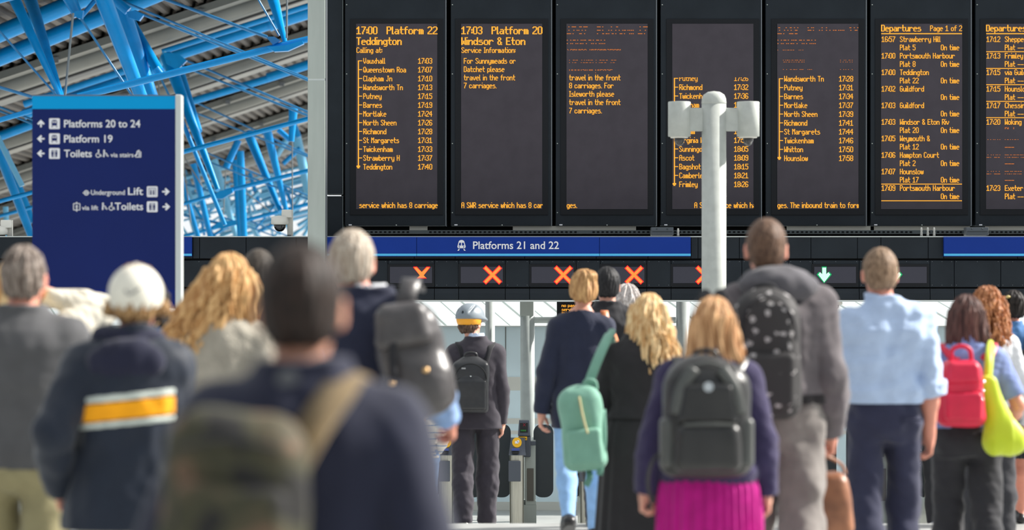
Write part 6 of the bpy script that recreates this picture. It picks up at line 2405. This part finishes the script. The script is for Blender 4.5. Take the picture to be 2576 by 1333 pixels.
# black leather backpack of the suited man
p = suit
M_blea = mat('black_leather', (46, 47, 50), rough=.36, bump=.1, bscale=60, noise=.1)
Yb = p.Y - .145
r, c, w, h = pack_root('backpack', 'black leather backpack with a domed top on the dark suit', 'backpack', 1140, 1229, 893, 1036, Yb, .15)
blob('bag_body', M_blea, c, [(rbox((0, 0, -.03), (w, .07, h * .9), .035), 0, False), (ell((0, 0, h * .35), (w * .99, .07, h * .66)), .04, False)], None, r)
blob('front_pocket', M_blea, c + Vector((0, -.07, -.07)), [(rbox((0, 0, -.02), (w * .86, .022, h * .52), .02), 0, False), (ell((0, 0, h * .25), (w * .86, .022, h * .4)), .02, False)], None, r)
zipline(r, M_inkblack, [c + Vector((w * .9 * math.cos(a), -.075, h * .15 + h * .55 * math.sin(a))) for a in [PI * t / 10 for t in range(11)]], .004)
mb = MB(); q = c + Vector((-.06, -.082, h * .55)); mb.box(q.x - .012, q.x + .02, q.y - .004, q.y + .004, q.z - .008, q.z + .004)
q = c + Vector((-.03, -.092, .07)); mb.build('zip_pull', mat('chrome', (220, 224, 224), rough=.15, metal=1), r)
mb = MB(); q = c + Vector((.0, -.096, .06)); mb.lathe(q, [(.001, -.006), (.007, -.003), (.007, .003), (.001, .006)], 8); mb.build('badge', MATS['chrome'], r)
handle(r, M_blea, c, .05, c.z + h * .92, c.y, .009, .04)
shoulder_straps(p, r, C_black, (c.z + h * .70 - p.fz) / p.k, w=.055, xs=.075)

# mint backpack
p = mint_p
M_mint = cloth('cloth_mint', (124, 172, 152), rough=.7, noise=.06)
M_mintd = cloth('cloth_mint_dark', (102, 150, 132), rough=.7)
Yb = p.Y - .15
r, c, w, h = pack_root('backpack', 'mint green backpack hanging from one shoulder beside the black dress', 'backpack', 1412, 1518, 968, 1186, Yb, .17)
blob('bag_body', M_mint, c, [(rbox((0, 0, -.01), (w, .08, h * .93), .06, .06), 0, False), (ell((0, 0, h * .5), (w * .95, .075, h * .5)), .05, False)], folds(220, .006, 26), r, roll=-.10)
blob('front_pocket', M_mint, c + Vector((.012, -.085, -h * .42)), [(rbox((0, 0, 0), (w * .82, .026, h * .42), .024), 0, False)], folds(221, .004, 30), r, roll=-.10)
zipline(r, cloth('zip_cream', (206, 196, 150)), [c + Vector((-.02, -.10, h * .75)), c + Vector((.0, -.105, h * .3)), c + Vector((.025, -.112, -h * .1))], .006)
handle(r, M_mint, c + Vector((.04, 0, 0)), .035, c.z + h * .9, c.y, .010, .05)
mb = MB(); q = smooth_path([at(1474, 985, Yb - .05), at(1490, 940, Yb - .04), at(1510, 890, Yb - .01), at(1530, 848, p.Y - .06), at(1538, 838, p.Y + .03), at(1535, 870, p.Y + .12)], 6)
mb.ribbon(q, .052, .012, lambda i: (-.3, -1, .3)); mb.build('strap', M_mint, r)
for x0, y0, x1, y1 in ((1516, 1030, 1508, 1195), (1480, 1180, 1474, 1222)):
    mb = MB(); q = smooth_path([at(x0, y0, Yb - .08), at((x0 + x1) / 2 + 6, (y0 + y1) / 2, Yb - .13), at(x1, y1, Yb - .13)], 5); mb.ribbon(q, .035, .008, lambda i: (0, -1, 0)); mb.build('loose_strap', M_mintd, r)

# black and grey backpack of the magenta skirt
p = pink_p
M_bk = mat('nylon_black', (40, 40, 40), rough=.36, noise=.12, nscale=10, bump=.1, bscale=120)
M_gk = mat('nylon_grey', (78, 80, 78), rough=.4, noise=.1, nscale=8)
Yb = p.Y - .175
r, c, w, h = pack_root('backpack', 'bulky black and grey backpack above the magenta skirt', 'backpack', 1664, 1888, 893, 1200, Yb, .22)
blob('bag_body', M_bk, c, [(rbox((0, 0, -.02), (w, .11, h * .92), .08, .10), 0, False), (ell((0, 0, h * .45), (w * .84, .10, h * .55)), .05, False)], folds(230, .006, 22), r)
blob('upper_pocket', M_bk, c + Vector((0, -.115, h * .22)), [(rbox((0, 0, 0), (w * .62, .03, h * .34), .028, .12), 0, False)], folds(231, .004, 30), r)
blob('lower_pocket', M_bk, c + Vector((0, -.115, -h * .48)), [(rbox((0, 0, 0), (w * .74, .045, h * .40), .04, .05), 0, False)], folds(232, .004, 30), r)
for sd in (-1, 1):
    blob('side_pocket', M_gk, c + Vector((sd * w * .86, -.03, -h * .42)), [(rbox((0, 0, 0), (.035, .07, h * .42), .03), 0, False)], None, r)
    q = smooth_path([c + Vector((sd * w * .30, -.112, h * .80)), c + Vector((sd * w * .60, -.122, h * .45)), c + Vector((sd * w * .72, -.12, h * .05))], 5)
    mb = MB(); mb.ribbon(q, .05, .02, lambda i: (0, -1, 0)); mb.build('grey_panel', M_gk, r)
zipline(r, M_gk, [c + Vector((-w * .55, -.155, -h * .12)), c + Vector((0, -.165, -h * .10)), c + Vector((w * .55, -.155, -h * .12))], .007)
zipline(r, M_gk, [c + Vector((-w * .8, -.09, h * .3)), c + Vector((-w * .5, -.10, h * .72)), c + Vector((0, -.10, h * .88)), c + Vector((w * .5, -.10, h * .72)), c + Vector((w * .8, -.09, h * .3))], .006)
mb = MB(); q = c + Vector((-.0, -.148, h * .50)); mb.tube([q, q - Vector((0, .008, 0))], .02, 14); mb.build('badge', MATS['chrome'], r)
handle(r, M_bk, c, .05, c.z + h * .92, c.y + .04, .010, .04)
shoulder_straps(p, r, M_bk, (c.z + h * .80 - p.fz) / p.k, w=.07, xs=.085, m=.036)
mb = MB(); q = smooth_path([c + Vector((-w * .95, -.02, -h * .55)), c + Vector((-w * 1.22, -.02, -h * .75)), c + Vector((-w * 1.30, .02, -h * 1.1)), c + Vector((-w * 1.2, .03, -h * 1.45))], 6)
mb.tube(q, .008, 6); mb.build('loose_strap', M_bk, r)

# patterned backpack of the hooded man
p = hood_p
M_pat = mat('patterned_cloth', (40, 38, 38), rough=.7)
_nt = M_pat.node_tree
_v = _nt.nodes.new('ShaderNodeTexVoronoi'); _v.inputs['Scale'].default_value = 19
_tc = _nt.nodes.new('ShaderNodeTexCoord'); _nt.links.new(_tc.outputs['Object'], _v.inputs['Vector'])
_nz = _nt.nodes.new('ShaderNodeTexNoise'); _nz.inputs['Scale'].default_value = 60; _nt.links.new(_tc.outputs['Object'], _nz.inputs['Vector'])
_ad = _nt.nodes.new('ShaderNodeMath'); _ad.operation = 'MULTIPLY_ADD'; _ad.inputs[1].default_value = .6
_nt.links.new(_nz.outputs['Fac'], _ad.inputs[0]); _nt.links.new(_v.outputs['Distance'], _ad.inputs[2])
_cr = _nt.nodes.new('ShaderNodeValToRGB'); _cr.color_ramp.interpolation = 'CONSTANT'
_cr.color_ramp.elements[0].color = (.42, .40, .40, 1); _cr.color_ramp.elements[1].position = .52; _cr.color_ramp.elements[1].color = (.028, .026, .027, 1)
_nt.links.new(_ad.outputs[0], _cr.inputs[0]); _nt.links.new(_cr.outputs[0], _nt.nodes['Principled BSDF'].inputs['Base Color'])
Yb = p.Y - .175
r, c, w, h = pack_root('backpack', 'black backpack with pale speckled flower pattern on the grey hoodie', 'backpack', 1842, 2012, 722, 1058, Yb, .20)
blob('bag_body', M_pat, c, [(rbox((0, 0, -.02), (w, .10, h * .93), .08, .08), 0, False), (ell((0, 0, h * .5), (w * .92, .09, h * .5)), .05, False)], folds(240, .006, 20), r)
blob('front_pocket', M_pat, c + Vector((0, -.10, -h * .40)), [(rbox((0, 0, 0), (w * .80, .035, h * .42), .032), 0, False)], folds(241, .004, 26), r)
zipline(r, C_black, [c + Vector((w * .85 * math.cos(a), -.095, h * .2 + h * .66 * math.sin(a))) for a in [PI * t / 10 for t in range(11)]], .005)
handle(r, C_black, c, .045, c.z + h * .92, c.y + .04, .010, .035)
shoulder_straps(p, r, C_black, (c.z + h * .85 - p.fz) / p.k, w=.06, xs=.045, m=.034)

# brown leather bag in his hand
M_brown = mat('brown_leather', (164, 110, 78), rough=.42, noise=.18, nscale=9, bump=.12, bscale=40, rgb2=(122, 78, 54))
Wp = p.wri[1]; dd = (p.wri[1] - p.elb[1]); dd = dd / np.linalg.norm(dd)
hp_ = p.w(*(Wp + dd * .115 + V3(-.02, 0, 0)))
yy = hp_.y
yy += .05
a, b = at(2036, 1352, yy), at(2140, 1184, yy)
r = empty('handbag', ((a.x + b.x) / 2, yy, a.z), 'soft brown leather bag held in the right hand of the hooded man', 'bag')
c = Vector(((a.x + b.x) / 2, yy, (a.z + b.z) / 2))
w, h = (b.x - a.x) / 2, (b.z - a.z) / 2
blob('bag_body', M_brown, c, [(rbox((0, 0, -.01), (w, .06, h), .05, .06), 0, False)], folds(250, .010, 22), r, roll=-.12)
mb = MB()
q = smooth_path([c + Vector((-.06, 0, h * .93)), c + Vector((-.03, 0, h + .04)), hp_ + Vector((0, 0, .0)), c + Vector((.05, 0, h + .03)), c + Vector((.07, 0, h * .9))], 6)
mb.tube(q, .008, 8); mb.build('bag_handle', M_brown, r)

# red backpack
p = red_p
M_redc = None
M_rd = mat('red_nylon', (206, 24, 62), rough=.45, noise=.08, nscale=10, bump=.1, bscale=60)
Yb = p.Y - .175
r, c, w, h = pack_root('backpack', 'red backpack with silver zips on the slate blue T-shirt', 'backpack', 2360, 2474, 898, 1072, Yb, .16)
blob('bag_body', M_rd, c, [(rbox((0, 0, -.01), (w, .08, h * .95), .06, .14), 0, False)], folds(260, .006, 26), r)
blob('top_flap', M_rd, c + Vector((0, -.055, h * .55)), [(rbox((0, 0, 0), (w * .80, .04, h * .34), .034, .1), 0, False)], folds(261, .004, 30), r)
blob('front_pocket', M_rd, c + Vector((.0, -.085, -h * .42)), [(rbox((0, 0, 0), (w * .84, .026, h * .42), .024), 0, False)], folds(262, .004, 30), r)
mb = MB()
for k in range(5):
    q = c + Vector((w * .92 - .004 * k, -.07, h * .30 - k * .045)); mb.lathe(q, [(.001, -.009), (.008, -.005), (.009, .003), (.001, .009)], 8)
mb.build('zip_pull', MATS['chrome'], r)
handle(r, M_rd, c, .055, c.z + h * .9, c.y, .012, .075)
shoulder_straps(p, r, M_rd, (c.z + h * .88 - p.fz) / p.k, w=.06, xs=.085, m=.036)

# lime bag
M_lime = mat('lime_nylon', (196, 214, 28), rough=.5, noise=.06, nscale=8)
M_lime.node_tree.nodes['Principled BSDF'].inputs['Sheen Weight'].default_value = .2
Yb = p.Y - .16
r, c, w, h = pack_root('shopping_bag', 'lime green shopping bag hanging from the shoulder beside the red backpack', 'bag', 2472, 2574, 985, 1155, Yb, .15)
FL = (V3(0, 1, 0), 1.25)
blob('bag_body', M_lime, c, [(cap((-.075, 0, h * 1.25), (-.042, 0, -h * .45), .022, .052, FL), 0, False), (cap((-.075, 0, h * 1.2), (.040, 0, -h * .42), .022, .062, FL), .10, False), (cap((-.035, 0, -h * .5), (.042, 0, -h * .48), .054, .056, FL), .08, False)], folds(270, .009, 30, (1, 1, .2)), r)
mb = MB(); q = smooth_path([at(2484, 968, Yb - .08), at(2486, 935, Yb - .07), at(2489, 898, Yb - .03), at(2492, 872, p.Y - .09), at(2494, 866, p.Y), at(2494, 890, p.Y + .11)], 6)
mb.ribbon(q, .045, .012, lambda i: (.2, -1, .3)); mb.build('strap', M_lime, r)

# dark backpack at the right edge
p = bun_p
Yb = p.Y - .155
r, c, w, h = pack_root('backpack', 'black backpack of the person in denim at the right edge', 'backpack', 2534, 2634, 895, 1080, Yb, .17)
blob('bag_body', M_bk, c, [(rbox((0, 0, 0), (w, .085, h), .07, .08), 0, False)], folds(280, .005, 24), r)
blob('front_pocket', M_gk, c + Vector((0, -.085, -h * .3)), [(rbox((0, 0, 0), (w * .8, .026, h * .45), .024), 0, False)], None, r)
shoulder_straps(p, r, M_bk, (c.z + h * .85 - p.fz) / p.k, w=.06, xs=.08)
handle(r, M_bk, c, .045, c.z + h * .92, c.y, .010, .06)

# tan shoulder bag of the boat neck jumper
p = boat
M_tan = mat('tan_leather', (206, 128, 84), rough=.45, noise=.08)
r = empty('handbag', p.w(.255, .10, .93), 'tan handbag whose strap crosses the right shoulder of the navy jumper', 'bag')
c = p.w(.255, .10, 1.04)
blob('bag_body', M_tan, c, [(rbox((0, 0, 0), (.05, .14, .11), .04), 0, False)], None, r)
mb = MB(); q = smooth_path([p.w(.25, .0, 1.13), p.w(.225, -.04, 1.30), p.w(.165, -.062, 1.42), p.w(.150, -.02, 1.488), p.w(.155, .05, 1.46), p.w(.21, .12, 1.32), p.w(.25, .18, 1.13)], 6)
ctr = p.w(.14, .0, 1.3)
mb.ribbon(q, .045, .010, lambda i: (q[i] - ctr)); mb.build('strap', M_tan, r)

# sunglasses pushed up on the fair bob
p = pink_p
c0 = p.head_pt(0, .02, .125)
r = empty('sunglasses', p.w(*c0), 'sunglasses pushed up on top of the fair bob', 'sunglasses')
for sd in (-1, 1):
    mb = MB(); q = p.w(*p.head_pt(sd * .036, .030, .134))
    mb.tube([q + Vector((0, .004, 0)), q - Vector((0, .004, 0))], .024, 18)
    mb.build('lens', M_dome, r)
    mb = MB(); mb.tube([q + Vector((.025 * math.cos(t * PI / 10), 0, .025 * math.sin(t * PI / 10))) for t in range(21)], .0035, 6, cap=False); mb.build('rim', M_inkblack, r)
    mb = MB(); mb.tube(smooth_path([q + Vector((sd * .024, 0, 0)), p.w(*p.head_pt(sd * .10, -.02, .07)), p.w(*p.head_pt(sd * .105, -.06, .0))], 5), .003, 6); mb.build('temple', M_inkblack, r)
